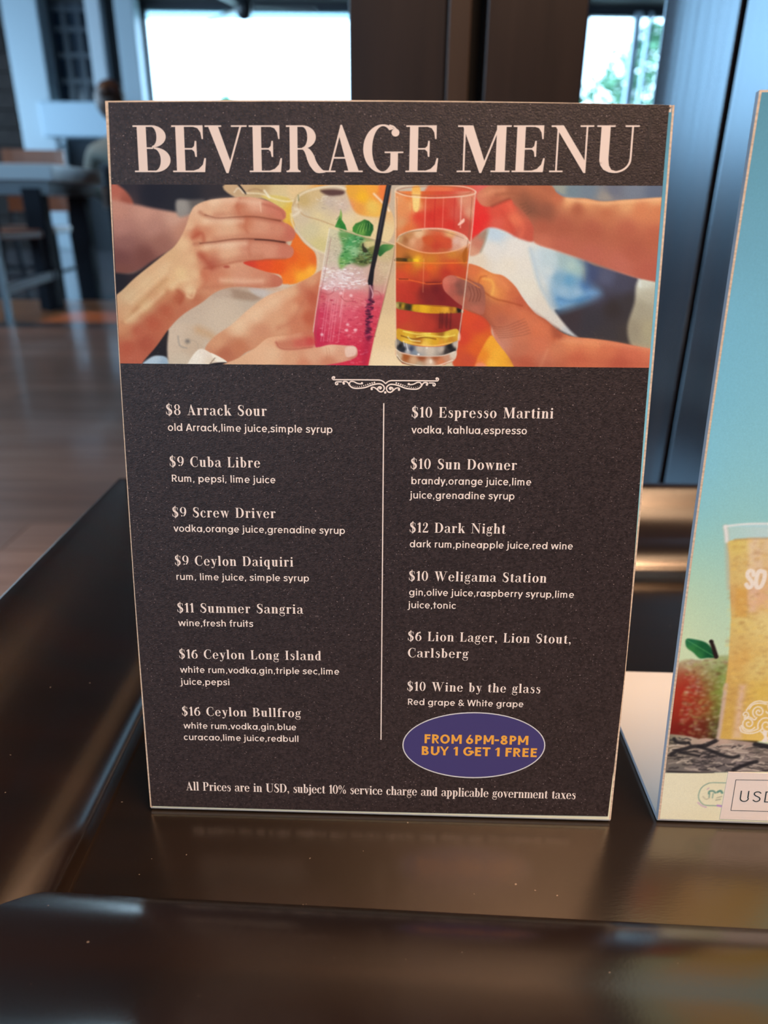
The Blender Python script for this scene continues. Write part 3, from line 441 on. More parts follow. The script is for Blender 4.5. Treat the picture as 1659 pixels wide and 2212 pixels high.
    c.poly([(1440, 1150), (1485, 1160), (1455, 1185)], [(1460, 1165, 30, 26, 22)], 1, sm=False, T=B)
    c.line([(1020, 1110), (1110, 1108), (1240, 1125), (1400, 1130)], (120, 40, 24), 1.4, 1.6, .6, T=B)
    for x in (1290, 1310, 1350, 1385): c.line([(x, 1190), (x-6, 1320)], (70, 22, 24), 3, 3, .5, T=B)
    c.line([(1145, 700), (1140, 800), (1135, 1000)], (240, 170, 120), 1.2, 1.5, .5, T=B)
    # golden base and clear foot
    c.poly([(900, 1330), (1000, 1345), (1150, 1360), (1300, 1360), (1440, 1330), (1450, 1430), (1300, 1480), (1100, 1480), (920, 1440)], [(930, 1370, 206, 150, 40), (1000, 1360, 220, 176, 50), (1080, 1380, 196, 140, 40), (1180, 1390, 226, 190, 60), (1300, 1370, 150, 96, 30), (1350, 1390, 226, 196, 70), (1420, 1360, 214, 170, 60), (1000, 1420, 226, 180, 60), (1100, 1440, 180, 110, 30), (1250, 1430, 216, 160, 40), (1380, 1420, 196, 130, 40), (1150, 1465, 236, 190, 80), (1300, 1460, 220, 150, 50)], 1.5, T=B, eps=4)
    for p, col in (([(940, 1390), (1050, 1420), (1150, 1405), (1250, 1420)], (110, 60, 16)), ([(960, 1350), (1080, 1375), (1200, 1370)], (246, 226, 120)), ([(1080, 1400), (1180, 1390), (1330, 1400), (1420, 1385)], (246, 222, 110)), ([(960, 1440), (1100, 1470), (1250, 1478), (1400, 1450)], (246, 200, 110)), ([(1000, 1400), (1030, 1430), (1110, 1440)], (240, 226, 170))): c.line(p, col, 2.2, 1.8, .8, T=B)
    c.poly([(893, 1420), (960, 1450), (1100, 1485), (1300, 1485), (1430, 1440), (1445, 1440), (1430, 1530), (1300, 1570), (1100, 1570), (950, 1540), (893, 1510)], [(905, 1460, 150, 140, 130), (930, 1480, 24, 22, 24), (960, 1510, 30, 34, 44), (990, 1480, 150, 146, 150), (1000, 1530, 190, 184, 180), (1030, 1510, 60, 66, 86), (1060, 1540, 130, 140, 150), (1100, 1510, 196, 178, 160), (1200, 1520, 204, 186, 166), (1300, 1510, 190, 172, 156), (1350, 1530, 60, 50, 48), (1380, 1490, 26, 24, 26), (1400, 1520, 30, 28, 30), (1425, 1470, 196, 180, 166)], 1.3, T=B, eps=3)
    c.poly([(893, 1510), (950, 1545), (1100, 1570), (1300, 1570), (1430, 1530), (1415, 1610), (1330, 1645), (1150, 1665), (1000, 1650), (910, 1600)], [(920, 1570, 200, 176, 146), (980, 1580, 160, 84, 40), (1050, 1610, 206, 160, 120), (1120, 1580, 150, 74, 40), (1250, 1580, 160, 84, 50), (1200, 1630, 216, 186, 160), (1350, 1580, 196, 140, 110), (1300, 1630, 206, 120, 80), (1400, 1560, 214, 196, 176), (1100, 1650, 186, 160, 130)], 1.5, T=B, eps=4)
    for p, col, w in (([(893, 1510), (950, 1545), (1100, 1572), (1300, 1570), (1425, 1530)], (236, 224, 206), 1.8), ([(900, 1560), (950, 1620), (1080, 1655), (1250, 1660), (1400, 1610)], (246, 236, 216), 1.8), ([(905, 1580), (960, 1635), (1100, 1668)], (90, 70, 50), 1.2), ([(985, 1460), (1000, 1520)], (244, 240, 236), 1.6), ([(960, 1440), (970, 1480)], (220, 220, 224), 1.4)): c.line(p, col, w, 1.5, .8, T=B)
    c.ell(1095, 1558, 10, 8, (244, 240, 236), 1.5, .9, T=B); c.ell(1205, 1620, 12, 18, (244, 220, 196), 2, .8, T=B); c.ell(1170, 1500, 10, 8, (236, 224, 206), 2, .8, T=B); c.ell(1460, 1400, 12, 36, (240, 190, 170), 2.5, .8, T=B); c.ell(1488, 1170, 8, 16, (246, 226, 206), 2, .8, T=B)
    # thumb over the glass edge again
    c.poly([(1310, 930), (1320, 880), (1370, 850), (1430, 855), (1500, 880), (1560, 900), (1680, 960), (1680, 1190), (1560, 1160), (1450, 1100), (1380, 1040), (1330, 990)],
           [(1345, 900, 206, 112, 92), (1340, 950, 200, 100, 84), (1400, 890, 190, 104, 86), (1400, 960, 172, 88, 74), (1450, 940, 126, 74, 64), (1470, 1000, 128, 76, 66), (1540, 940, 150, 90, 74), (1560, 1020, 160, 96, 78), (1600, 1080, 156, 92, 74), (1640, 1000, 154, 90, 72), (1500, 1080, 172, 92, 72), (1430, 1050, 178, 88, 72), (1600, 1150, 180, 100, 80)], 1.8, T=B, eps=6)
    for x in (1560, 1590, 1622, 1645): c.line([(x-14, 950), (x+6, 1020), (x-10, 1080)], (92, 44, 36), 1.6, 2, .5, T=B)
    c.line([(1440, 862), (1540, 900), (1640, 960)], (230, 130, 66), 1.8, 1.8, .8, T=B)
    # glass rim and sides
    for p, col, w in (([(887, 100), (900, 70), (1000, 45), (1250, 38), (1500, 55), (1605, 95), (1580, 125), (1450, 145), (1200, 155), (1000, 140), (887, 100)], (236, 206, 176), 2.4), ([(905, 90), (1000, 62), (1250, 52), (1480, 66), (1570, 95), (1500, 122), (1250, 135), (1000, 125), (905, 95)], (170, 96, 66), 1.2),
                      ([(885, 95), (890, 400), (888, 900), (893, 1400), (895, 1560)], (232, 206, 170), 2), ([(900, 160), (903, 500)], (170, 110, 70), 1.2), ([(1605, 100), (1580, 400), (1545, 700), (1490, 1160), (1425, 1590)], (226, 200, 176), 2), ([(1575, 150), (1555, 420), (1530, 600)], (150, 80, 60), 1.2)): c.line(p, col, w, 1.5, .85, T=B)
    # ink grain
    rs = np.random.RandomState(3); c.a *= (1+rs.normal(0, .022, c.a.shape[:2]+(1,)).astype(np.float32))
    return c
# ---------------------------------------------------------------- lettering built from strokes
# Every glyph is a list of convex pieces in units of the cap height: quads, strips, discs.
def _cr(p, k=5):
    p = np.array(p, float); o = []; n = len(p)
    for i in range(n-1):
        a, b, c, d = p[max(i-1, 0)], p[i], p[i+1], p[min(i+2, n-1)]
        for j in range(k):
            t = j/k; o.append(.5*((2*b)+(c-a)*t+(2*a-5*b+4*c-d)*t*t+(3*b-a-3*c+d)*t**3))
    o.append(p[-1]); return np.array(o)
class Pen:
    def __init__(s, T, h): s.T, s.h, s.g = T, h, []
    def R(s, x0, y0, x1, y1): s.g.append([(x0, y0), (x1, y0), (x1, y1), (x0, y1)]); return s
    def P(s, *p): s.g.append(list(p)); return s
    def L(s, x0, y0, x1, y1, w):                      # diagonal of horizontal width w
        return s.P((x0-w/2, y0), (x0+w/2, y0), (x1+w/2, y1), (x1-w/2, y1))
    def D(s, x, y, r, n=12):
        s.g.append([(x+r*math.cos(6.2832*i/n), y+r*math.sin(6.2832*i/n)) for i in range(n)]); return s
    def strip(s, c, w):
        d = np.gradient(c, axis=0); d /= np.maximum(np.hypot(d[:, 0], d[:, 1])[:, None], 1e-9)
        nrm = np.stack([-d[:, 1], d[:, 0]], 1)*w[:, None]/2; a, b = c+nrm, c-nrm
        for i in range(len(c)-1): s.g.append([tuple(a[i]), tuple(a[i+1]), tuple(b[i+1]), tuple(b[i])])
        return s
    def S(s, p, w=None, k=5, T=None):                 # stroke; the pen is broad on verticals, hairline on horizontals
        c = _cr(p, k)
        if w is None:
            d = np.gradient(c, axis=0); d /= np.maximum(np.hypot(d[:, 0], d[:, 1])[:, None], 1e-9)
            w = s.h+((T or s.T)-s.h)*np.abs(d[:, 1])**2.0
        else: w = np.full(len(c), float(w))
        return s.strip(c, w)
    def E(s, cx, cy, rx, ry, a0, a1, T=None, h=None, n=20):  # elliptical arc between outer ellipse and inner ellipse, degrees
        T = s.T if T is None else T; h = s.h if h is None else h
        a = np.radians(np.linspace(a0, a1, n)); ca, sa = np.cos(a), np.sin(a)
        o = np.stack([cx+rx*ca, cy+ry*sa], 1); i = np.stack([cx+(rx-T)*ca, cy+(ry-h)*sa], 1)
        for j in range(n-1): s.g.append([tuple(o[j]), tuple(o[j+1]), tuple(i[j+1]), tuple(i[j])])
        return s
    def brk(s, x, y, dx, dy, r=.05):                  # little bracket between stem and serif
        return s.P((x, y), (x+dx*r, y), (x+dx*r*.35, y+dy*r*.3), (x, y+dy*r))
def serif_font():
    T, h, X = .165, .032, .68; F = {}
    def G(ch, adv, f):
        p = Pen(T, h); f(p); F[ch] = (adv, p.g)
    def stem(p, x, y0, y1, w=T): p.R(x, y0, x+w, y1)
    def foot(p, x0, x1, y=0): p.R(x0, y, x1, y+h)
    def head(p, x0, x1, y=1): p.R(x0, y-h, x1, y)
    def st(p, x, y0, y1, l=.075, r=.075, w=T, top=True, bot=True):   # stem with serifs
        stem(p, x, y0, y1, w)
        if bot: foot(p, x-l, x+w+r, y0); p.brk(x, y0+h, -1, 1); p.brk(x+w, y0+h, 1, 1)
        if top: head(p, x-l, x+w+r, y1); p.brk(x, y1-h, -1, -1); p.brk(x+w, y1-h, 1, -1)
    def flag(p, x, y, l=.07): p.P((x-l, y-.025), (x+.01, y), (x+.01, y-.10), (x-.02, y-.055), (x-l, y-.045))
    def lst(p, x, y1, bot=True, l=.06, r=.06):      # lowercase stem with a flag
        stem(p, x, 0, y1); flag(p, x, y1)
        if bot: foot(p, x-l, x+T+r); p.brk(x, h, -1, 1, .03); p.brk(x+T, h, 1, 1, .03)
    def arch(p, x, bot=True, w=.245, l=.06, r=.06):  # from stem edge x to the right stem
        p.S([(x-.02, .50), (x+.03, .60), (x+.10, .655), (x+.17, .66)], h*1.2)
        p.E(x+w-.09, .45, .165+.0, .23, 0, 100, T, .05); stem(p, x+w-.09, 0, .45)
        if bot: foot(p, x+w-.09-l, x+w-.09+T+r)
        return x+w-.09+T
    def A(p):
        p.P((.12, h), (.155, h), (.365, .93), (.345, 1.0)); p.P((.345, 1.01), (.375, 1.01), (.70, h), (.50, h), (.31, .82)); p.R(.20, .29, .53, .325)
        foot(p, .0, .25); foot(p, .42, .78)
    G('A', .78, A)
    def B(p):
        st(p, .075, 0, 1, r=0, top=False, bot=False); head(p, 0, .36); foot(p, 0, .40); p.R(.2, .5, .36, .5+h)
        p.E(.34, .765, .26, .235, -90, 90, .17, h); p.E(.37, .265, .30, .268, -90, 90, .18, h)
    G('B', .70, B)
    def C(p):
        p.E(.41, .5, .41, .52, 62, 298, .185, .035, 34); p.S([(.59, .965), (.64, .92), (.66, .84)], .035); p.R(.625, .68, .655, 1.0); p.S([(.59, .03), (.64, .10), (.68, .26)], .032)
        p.P((.60, .95), (.655, .68), (.655, .95)); 
    G('C', .73, C)
    def Dd(p):
        st(p, .075, 0, 1, r=0, top=False, bot=False); head(p, 0, .38); foot(p, 0, .38); p.E(.36, .5, .40, .5, -90, 90, .19, h, 26)
    G('D', .80, Dd)
    def E_(p):
        st(p, .075, 0, 1, r=0, top=False, bot=False); head(p, 0, .60); foot(p, 0, .62); p.R(.2, .485, .44, .485+h)
        p.P((.60, 1), (.60, .71), (.575, .71), (.555, .85), (.50, .94), (.42, 1-h), (.42, 1)); p.P((.62, 0), (.645, .30), (.615, .30), (.58, .16), (.50, .07), (.40, h), (.40, 0))
        p.P((.44, .33), (.47, .33), (.47, .67), (.44, .67), (.425, .56), (.38, .515), (.33, .50), (.38, .485), (.425, .44))
    G('E', .68, E_)
    def G_(p):
        p.E(.42, .5, .42, .52, 55, 318, .19, .035, 36); p.S([(.55, 1.0), (.64, .97), (.73, .88)], .035); p.D(.685, .845, .085)
        stem(p, .585, .04, .43, .16); foot(p, .46, .86, .41); p.P((.585, .04), (.745, .10), (.745, .2), (.585, .2)); p.S([(.42, -.003), (.52, .0), (.62, .04), (.73, .13)], .035)
    G('G', .88, G_)
    G('I', .38, lambda p: st(p, .1, 0, 1))
    def L_(p):
        st(p, .075, 0, 1, bot=False); foot(p, 0, .58); p.P((.58, 0), (.605, .33), (.575, .33), (.54, .16), (.46, .07), (.36, h), (.36, 0))
    G('L', .63, L_)
    def M(p):
        p.R(.115, 0, .150, .97); foot(p, .0, .27); head(p, 0, .25); p.P((.09, 1), (.29, 1), (.545, .18), (.47, -.02), (.44, -.02)); p.P((.44, -.02), (.475, -.02), (.80, .97), (.765, .97))
        stem(p, .745, 0, 1, .18); foot(p, .655, 1.02); head(p, .765, 1.02)
    G('M', 1.04, M)
    def N(p):
        p.R(.125, 0, .160, .97); foot(p, 0, .28); head(p, 0, .22); p.P((.07, 1), (.25, 1), (.76, .20), (.76, -.02), (.72, -.02)); p.R(.725, -.02, .76, 1); head(p, .60, .88)
    G('N', .90, N)
    def P_(p):
        st(p, .075, 0, 1, r=.10, top=False); head(p, 0, .36); p.R(.2, .455, .36, .455+h); p.E(.35, .727, .29, .273, -90, 90, .18, h)
    G('P', .68, P_)
    def R_(p):
        st(p, .075, 0, 1, r=.06, top=False); head(p, 0, .36); p.R(.2, .485, .36, .485+h); p.E(.34, .75, .29, .25, -90, 90, .18, h)
        p.strip(_cr([(.36, .50), (.44, .46), (.50, .36), (.56, .20), (.65, .07), (.76, .016), (.84, .016)]), np.interp(np.linspace(0, 1, 31), [0, .15, .4, .7, .85, 1], [.03, .12, .17, .15, .06, .03]))
    G('R', .82, R_)
    def S_(p):
        c = _cr([(.50, .88), (.42, .96), (.29, .98), (.155, .91), (.125, .76), (.20, .61), (.36, .49), (.47, .36), (.47, .17), (.35, .03), (.22, .015), (.11, .09), (.06, .24)], 6)
        p.strip(c, np.interp(np.linspace(0, 1, len(c)), [0, .12, .25, .5, .72, .86, 1], [.03, .035, .12, .19, .13, .04, .03])); p.P((.50, .9), (.535, .99), (.535, .68), (.51, .68)); p.P((.06, .14), (.03, .0), (.03, .32), (.06, .32))
    G('S', .60, S_)
    def U(p):
        stem(p, .085, .25, 1, .18); head(p, 0, .36); head(p, .56, .84); p.R(.69, .28, .725, 1); p.E(.405, .28, .32, .30, 180, 360, .04, .04, 26)
        p.P((.085, .28), (.265, .28), (.285, .14), (.34, .05), (.43, .02), (.30, -.01), (.18, .05), (.11, .15))
    G('U', .86, U)
    def V(p):
        head(p, 0, .34); head(p, .54, .86); p.P((.065, 1), (.265, 1), (.505, .25), (.46, -.02), (.42, -.02)); p.P((.43, -.02), (.465, -.02), (.755, .98), (.715, .98))
    G('V', .84, V)
    def W(p):
        head(p, 0, .33); head(p, .38, .66); head(p, .90, 1.18); p.P((.065, 1), (.25, 1), (.42, .25), (.375, -.02), (.34, -.02)); p.L(.362, 0, .54, .98, .035)
        p.P((.44, 1), (.62, 1), (.80, .25), (.755, -.02), (.72, -.02)); p.L(.745, 0, 1.05, .98, .035)
    G('W', 1.18, W)
    # lowercase
    def a(p):
        p.E(.20, .17, .20, .185, 80, 290, .13, h, 20); p.S([(.22, .345), (.29, .37), (.34, .41)], h); p.S([(.21, .0), (.28, .02), (.34, .10)], h*1.2)
        stem(p, .32, .08, .50, .155); p.E(.275, .49, .20, .19, 0, 130, .155, h, 14); p.D(.105, .535, .065); p.S([(.05, .55), (.08, .62), (.16, .67)], h)
        p.S([(.40, .12), (.43, .03), (.52, .02), (.55, .05)], .05)
    G('a', .56, a)
    def b(p):
        stem(p, .05, .02, 1.02); flag(p, .05, 1.02); p.P((.05, .02), (.05, -.02), (.09, .03)); p.E(.27, .335, .265, .355, -120, 120, T, h, 24); p.S([(.20, .58), (.24, .64), (.30, .675)], h)
    G('b', .575, b)
    def c_(p):
        p.E(.27, .335, .27, .35, 55, 315, T, h, 26); p.D(.40, .52, .065); p.S([(.28, .675), (.38, .65), (.45, .56)], h); p.S([(.30, -.0), (.41, .04), (.48, .17)], h)
    G('c', .50, c_)
    def d_(p):
        stem(p, .33, 0, 1.02); flag(p, .33, 1.02); p.E(.27, .335, .27, .355, 60, 300, T, h, 24); foot(p, .4, .56); p.S([(.25, -.0), (.31, .03), (.36, .10)], h)
    G('d', .58, d_)
    def e(p):
        p.E(.27, .335, .27, .35, 0, 318, .155, h, 30); p.R(.12, .355, .50, .355+h); p.P((.39, .36), (.54, .36), (.53, .42), (.39, .42)); p.S([(.28, -.0), (.40, .03), (.50, .17)], h)
    G('e', .56, e)
    def f_(p):
        stem(p, .08, 0, .80); foot(p, .02, .31); p.R(.0, X-h, .33, X); p.E(.285, .80, .205, .225, 70, 180, T, h, 14); p.D(.345, .94, .062)
    G('f', .36, f_)
    def g(p):
        p.E(.24, .46, .21, .225, 0, 360, .14, h, 26); p.S([(.36, .62), (.42, .70), (.50, .70)], h); p.D(.49, .67, .05); p.S([(.12, .28), (.05, .22), (.06, .13), (.15, .10)], .045)
        p.S([(.10, .085), (.25, .07), (.40, .06), (.47, -.03)], .12); p.E(.25, -.12, .235, .16, -185, 5, .07, h, 20); p.S([(.015, -.12), (.02, -.03), (.12, .06)], .05)
    G('g', .53, g)
    def h_(p):
        lst(p, .06, 1.02); arch(p, .225)
    G('h', .62, h_)
    def i_(p): lst(p, .06, X); p.D(.145, .90, .088)
    G('i', .315, i_)
    def j_(p): stem(p, .06, -.08, X); flag(p, .06, X); p.D(.145, .90, .088); p.E(.02, -.08, .205, .18, -95, 0, T, h, 12); p.D(-.02, -.2, .06)
    G('j', .29, j_)
    def k_(p):
        lst(p, .06, 1.02, r=.04); p.L(.22, .25, .44, .66, .045); p.P((.27, .38), (.36, .50), (.60, h), (.40, h)); foot(p, .37, .64); head(p, .34, .58, X)
    G('k', .62, k_)
    G('l', .31, lambda p: lst(p, .06, 1.02))
    def m_(p): lst(p, .06, X); x = arch(p, .225); arch(p, x)
    G('m', .92, m_)
    def n_(p): lst(p, .06, X); arch(p, .225)
    G('n', .62, n_)
    G('o', .58, lambda p: p.E(.285, .335, .28, .355, 0, 360, .165, h, 32))
    def p_(p):
        stem(p, .06, -.30, X); flag(p, .06, X); foot(p, .0, .29, -.30); p.E(.285, .335, .27, .355, -120, 120, T, h, 24); p.S([(.21, .57), (.25, .64), (.31, .675)], h)
    G('p', .60, p_)
    def q_(p):
        stem(p, .34, -.30, X); foot(p, .26, .57, -.30); p.E(.27, .335, .27, .355, 60, 300, T, h, 24); p.P((.44, X-.06), (.505, X+.02), (.505, X-.08))
    G('q', .60, q_)
    def r_(p): lst(p, .06, X); p.S([(.21, .50), (.25, .62), (.33, .67), (.40, .655)], h*1.2); p.D(.385, .59, .075)
    G('r', .465, r_)
    def s_(p):
        c = _cr([(.36, .60), (.28, .665), (.19, .665), (.11, .61), (.11, .51), (.20, .42), (.32, .33), (.345, .20), (.29, .04), (.19, .01), (.10, .05), (.06, .14)], 5)
        p.strip(c, np.interp(np.linspace(0, 1, len(c)), [0, .15, .3, .55, .75, .88, 1], [.03, .035, .09, .15, .09, .035, .03])); p.P((.36, .60), (.385, .68), (.385, .47), (.365, .47)); p.P((.06, .09), (.035, 0), (.035, .22), (.06, .22))
    G('s', .445, s_)
    def t_(p): stem(p, .08, .10, .80); p.P((.08, .80), (.245, .88), (.245, .80)); p.R(.01, X-h, .34, X); p.E(.235, .13, .155, .145, 180, 290, .155, h, 12); p.S([(.235, .0), (.31, .02), (.36, .12)], h)
    G('t', .37, t_)
    def u_(p):
        stem(p, .06, .18, X); flag(p, .06, X); p.E(.225, .19, .165, .20, 180, 290, T, .045, 12); p.S([(.24, .01), (.31, .04), (.37, .13)], h*1.2)
        stem(p, .355, 0, X); flag(p, .355, X); foot(p, .45, .59)
    G('u', .62, u_)
    def v_(p): head(p, -.02, .26, X); head(p, .34, .56, X); p.P((.03, X), (.20, X), (.34, .2), (.30, -.02), (.27, -.02)); p.L(.285, 0, .455, X-.01, .035)
    G('v', .54, v_)
    def w_(p):
        head(p, -.02, .25, X); head(p, .28, .46, X); head(p, .62, .82, X); p.P((.03, X), (.19, X), (.31, .2), (.27, -.02), (.24, -.02)); p.L(.255, 0, .37, X-.01, .035)
        p.P((.32, X), (.48, X), (.60, .2), (.56, -.02), (.53, -.02)); p.L(.545, 0, .71, X-.01, .035)
    G('w', .80, w_)
    def x_(p): head(p, 0, .26, X); head(p, .34, .54, X); foot(p, 0, .22); foot(p, .30, .58); p.P((.04, X), (.22, X), (.53, 0), (.34, 0)); p.L(.10, 0, .45, X-.01, .035)
    G('x', .57, x_)
    def y_(p): head(p, -.02, .26, X); head(p, .34, .56, X); p.P((.03, X), (.20, X), (.36, .18), (.31, -.06), (.28, -.06)); p.S([(.455, X-.01), (.34, .15), (.25, -.14), (.16, -.24), (.09, -.22)], .038); p.D(.08, -.20, .065)
    G('y', .54, y_)
    # figures and marks
    def d0(p): p.E(.29, .5, .285, .515, 0, 360, .155, h, 34)
    G('0', .60, d0)
    def d1(p): st(p, .12, 0, 1, l=.07, r=.07, w=.16, top=False); p.P((.0, .80), (.02, .86), (.28, 1.01), (.28, .96), (.13, .82))
    G('1', .37, d1)
    def d2(p):
        c = _cr([(.08, .72), (.10, .90), (.25, .985), (.38, .90), (.38, .68), (.26, .44), (.06, .12), (.03, .03)], 6); p.strip(c, np.interp(np.linspace(0, 1, len(c)), [0, .3, .5, .75, 1], [.03, .04, .16, .08, .03])); p.D(.10, .76, .07)
        p.P((.02, 0), (.50, 0), (.52, .24), (.49, .24), (.44, .13), (.08, .13))
    G('2', .55, d2)
    def d6(p): p.E(.29, .31, .285, .325, 0, 360, .15, h, 28); p.S([(.46, .98), (.30, .86), (.15, .68), (.075, .45), (.075, .30)]); p.E(.43, .42, .425, .58, 118, 195, .15, .035, 14); p.D(.42, .88, .065)
    G('6', .60, d6)
    def d8(p): p.E(.29, .26, .285, .275, 0, 360, .15, h, 26); p.E(.29, .755, .245, .26, 0, 360, .13, h, 26)
    G('8', .60, d8)
    def d9(p): p.E(.29, .69, .285, .325, 0, 360, .15, h, 28); p.E(.15, .58, .425, .58, -62, 15, .15, .035, 14); p.D(.16, .12, .065)
    G('9', .60, d9)
    def dol(p): S_(p); p.R(.245, -.13, .275, 1.13); p.R(.315, -.13, .345, 1.13)
    G('$', .62, dol)
    def com(p): p.D(.10, .085, .085); p.S([(.165, .08), (.155, -.06), (.06, -.16)], .035)
    G(',', .24, com)
    def pct(p): p.E(.18, .75, .17, .25, 0, 360, .10, h, 20); p.E(.66, .25, .17, .25, 0, 360, .10, h, 20); p.L(.17, 0, .66, 1, .04)
    G('%', .86, pct)
    F[' '] = (.36, [])
    return F
def sans_font(w=.125):
    X = .74; F = {}
    def G(ch, adv, f):
        p = Pen(w, w); f(p); F[ch] = (adv, p.g)
    def st(p, x, y0, y1): p.R(x, y0, x+w, y1)
    def ring(p, cx, a0=0, a1=360, r=.30): p.E(cx, X/2-.005, r, X/2+.015, a0, a1, w, w, 26)
    def ar(p, x, W=.45):                                # n-arch
        p.E(x+W/2, X-.235, W/2, .245, 0, 180, w, w, 16); st(p, x+W-w, 0, X-.23)
    G('a', .76, lambda p: (ring(p, .34), st(p, .55, 0, X)))
    G('b', .76, lambda p: (ring(p, .40), st(p, .07, 0, 1.05)))
    G('c', .62, lambda p: ring(p, .34, 42, 318))
    G('d', .76, lambda p: (ring(p, .34), st(p, .55, 0, 1.05)))
    G('e', .70, lambda p: (ring(p, .34, 0, 318), p.R(.08, X/2-.06, .63, X/2+.05)))
    G('f', .40, lambda p: (st(p, .11, 0, .82), p.R(.0, X-.12, .37, X), p.E(.32, .82, .21, .23, 90, 180, w, w, 10), p.R(.31, .925, .37, 1.05)))
    G('g', .76, lambda p: (ring(p, .34), st(p, .55, -.06, X), p.E(.36, -.06, .315, .26, 205, 360, w, w, 16)))
    G('h', .70, lambda p: (st(p, .08, 0, 1.05), ar(p, .08, .52)))
    G('i', .30, lambda p: (st(p, .085, 0, X), p.D(.147, .95, .088)))
    G('j', .30, lambda p: (st(p, .085, -.08, X), p.D(.147, .95, .088), p.E(.0, -.08, .21, .22, 270, 360, w, w, 8), p.R(-.06, -.30, .01, -.18)))
    G('k', .64, lambda p: (st(p, .08, 0, 1.05), p.L(.20, .26, .50, X, .165), p.L(.53, 0, .30, .42, .16)))
    G('l', .29, lambda p: st(p, .085, 0, 1.05))
    G('m', 1.06, lambda p: (st(p, .08, 0, X), ar(p, .08, .48), ar(p, .08+.48-w, .48)))
    G('n', .70, lambda p: (st(p, .08, 0, X), ar(p, .08, .52)))
    G('o', .70, lambda p: ring(p, .345, 0, 360, .31))
    G('p', .76, lambda p: (ring(p, .40), st(p, .07, -.29, X)))
    G('r', .44, lambda p: (st(p, .08, 0, X), p.E(.345, X-.27, .265, .28, 75, 180, w, w, 12)))
    G('s', .56, lambda p: p.S([(.49, .60), (.40, .675), (.26, .685), (.13, .62), (.13, .49), (.25, .41), (.39, .35), (.45, .23), (.40, .10), (.27, .05), (.13, .08), (.05, .16)], w))
    G('t', .44, lambda p: (st(p, .13, .0, .98), p.R(.0, X-.12, .40, X)))
    G('u', .70, lambda p: (st(p, .08, .22, X), p.E(.335, .235, .255, .25, 180, 360, w, w, 16), st(p, .51, 0, X)))
    G('v', .62, lambda p: (p.L(.30, 0, .075, X, .15), p.L(.31, 0, .545, X, .15)))
    G('w', .94, lambda p: (p.L(.25, 0, .075, X, .14), p.L(.25, 0, .46, X, .13), p.L(.69, 0, .48, X, .13), p.L(.69, 0, .865, X, .14)))
    G('y', .62, lambda p: (p.L(.31, .02, .075, X, .15), p.L(.20, -.29, .55, X, .15)))
    G(',', .28, lambda p: p.P((.08, .13), (.21, .13), (.15, -.14), (.05, -.14)))
    G('A', .76, lambda p: (p.L(.075, 0, .37, 1, .15), p.L(.685, 0, .39, 1, .15), p.R(.18, .23, .58, .35)))
    def R_(p): st(p, .09, 0, 1); p.R(.1, 1-w, .40, 1); p.R(.1, .40, .40, .40+w); p.E(.38, .70, .29, .30, -90, 90, w, w, 16); p.L(.62, 0, .38, .45, .155)
    G('R', .74, R_)
    G('W', 1.10, lambda p: (p.L(.30, 0, .075, 1, .145), p.L(.30, 0, .545, 1, .14), p.L(.80, 0, .565, 1, .14), p.L(.80, 0, 1.03, 1, .145)))
    G('&', .80, lambda p: (p.E(.33, .76, .22, .25, -40, 250, w*.9, w*.9, 18), p.E(.31, .27, .27, .28, 110, 350, w, w, 20), p.L(.72, 0, .24, .62, .16), p.L(.53, .2, .69, .48, .13)))
    # capitals of the badge
    G('F', .62, lambda p: (st(p, .09, 0, 1), p.R(.1, 1-w, .60, 1), p.R(.1, .46, .56, .46+w)))
    G('O', .90, lambda p: p.E(.45, .5, .41, .51, 0, 360, w, w, 30))
    G('M', .96, lambda p: (st(p, .09, 0, 1), st(p, .77, 0, 1), p.L(.48, .25, .17, 1, .17), p.L(.50, .25, .80, 1, .17)))
    G('P', .70, lambda p: (st(p, .09, 0, 1), p.R(.1, 1-w, .38, 1), p.R(.1, .36, .38, .36+w), p.E(.36, .68, .30, .32, -90, 90, w, w, 16)))
    G('B', .74, lambda p: (st(p, .09, 0, 1), p.R(.1, 1-w, .38, 1), p.R(.1, .46, .40, .46+w*.9), p.R(.1, 0, .40, w), p.E(.37, .75, .25, .25, -90, 90, w, w, 14), p.E(.38, .28, .29, .285, -90, 90, w, w, 14)))
    G('U', .82, lambda p: (st(p, .09, .32, 1), st(p, .60, .32, 1), p.E(.407, .33, .318, .345, 180, 360, w, w, 18)))
    G('Y', .74, lambda p: (p.L(.36, .42, .08, 1, .17), p.L(.38, .42, .66, 1, .17), st(p, .37-w/2, 0, .46)))
    G('G', .92, lambda p: (p.E(.46, .5, .41, .51, 45, 355, w, w, 28), p.R(.47, .40, .86, .40+w), st(p, .74, .3, .5)))
    G('E', .66, lambda p: (st(p, .09, 0, 1), p.R(.1, 1-w, .60, 1), p.R(.1, .44, .56, .44+w), p.R(.1, 0, .60, w)))
    G('T', .70, lambda p: (st(p, .35-w/2, 0, 1), p.R(.02, 1-w, .68, 1)))
    G('S', .68, lambda p: p.S([(.58, .80), (.46, .92), (.30, .935), (.15, .86), (.13, .70), (.26, .56), (.42, .48), (.54, .36), (.54, .19), (.40, .07), (.25, .06), (.08, .20)], w))
    G('D', .84, lambda p: (st(p, .09, 0, 1), p.R(.1, 1-w, .38, 1), p.R(.1, 0, .38, w), p.E(.36, .5, .42, .5, -90, 90, w, w, 24)))
    G('1', .46, lambda p: (st(p, .20, 0, 1), p.P((.02, .76), (.22, 1), (.22, .84), (.10, .69)), ))
    G('6', .72, lambda p: (p.E(.35, .33, .31, .335, 0, 360, w, w, 26), p.L(.135, .40, .42, 1, .165)))
    G('8', .72, lambda p: (p.E(.35, .28, .31, .29, 0, 360, w, w, 24), p.E(.35, .75, .26, .26, 0, 360, w, w, 24)))
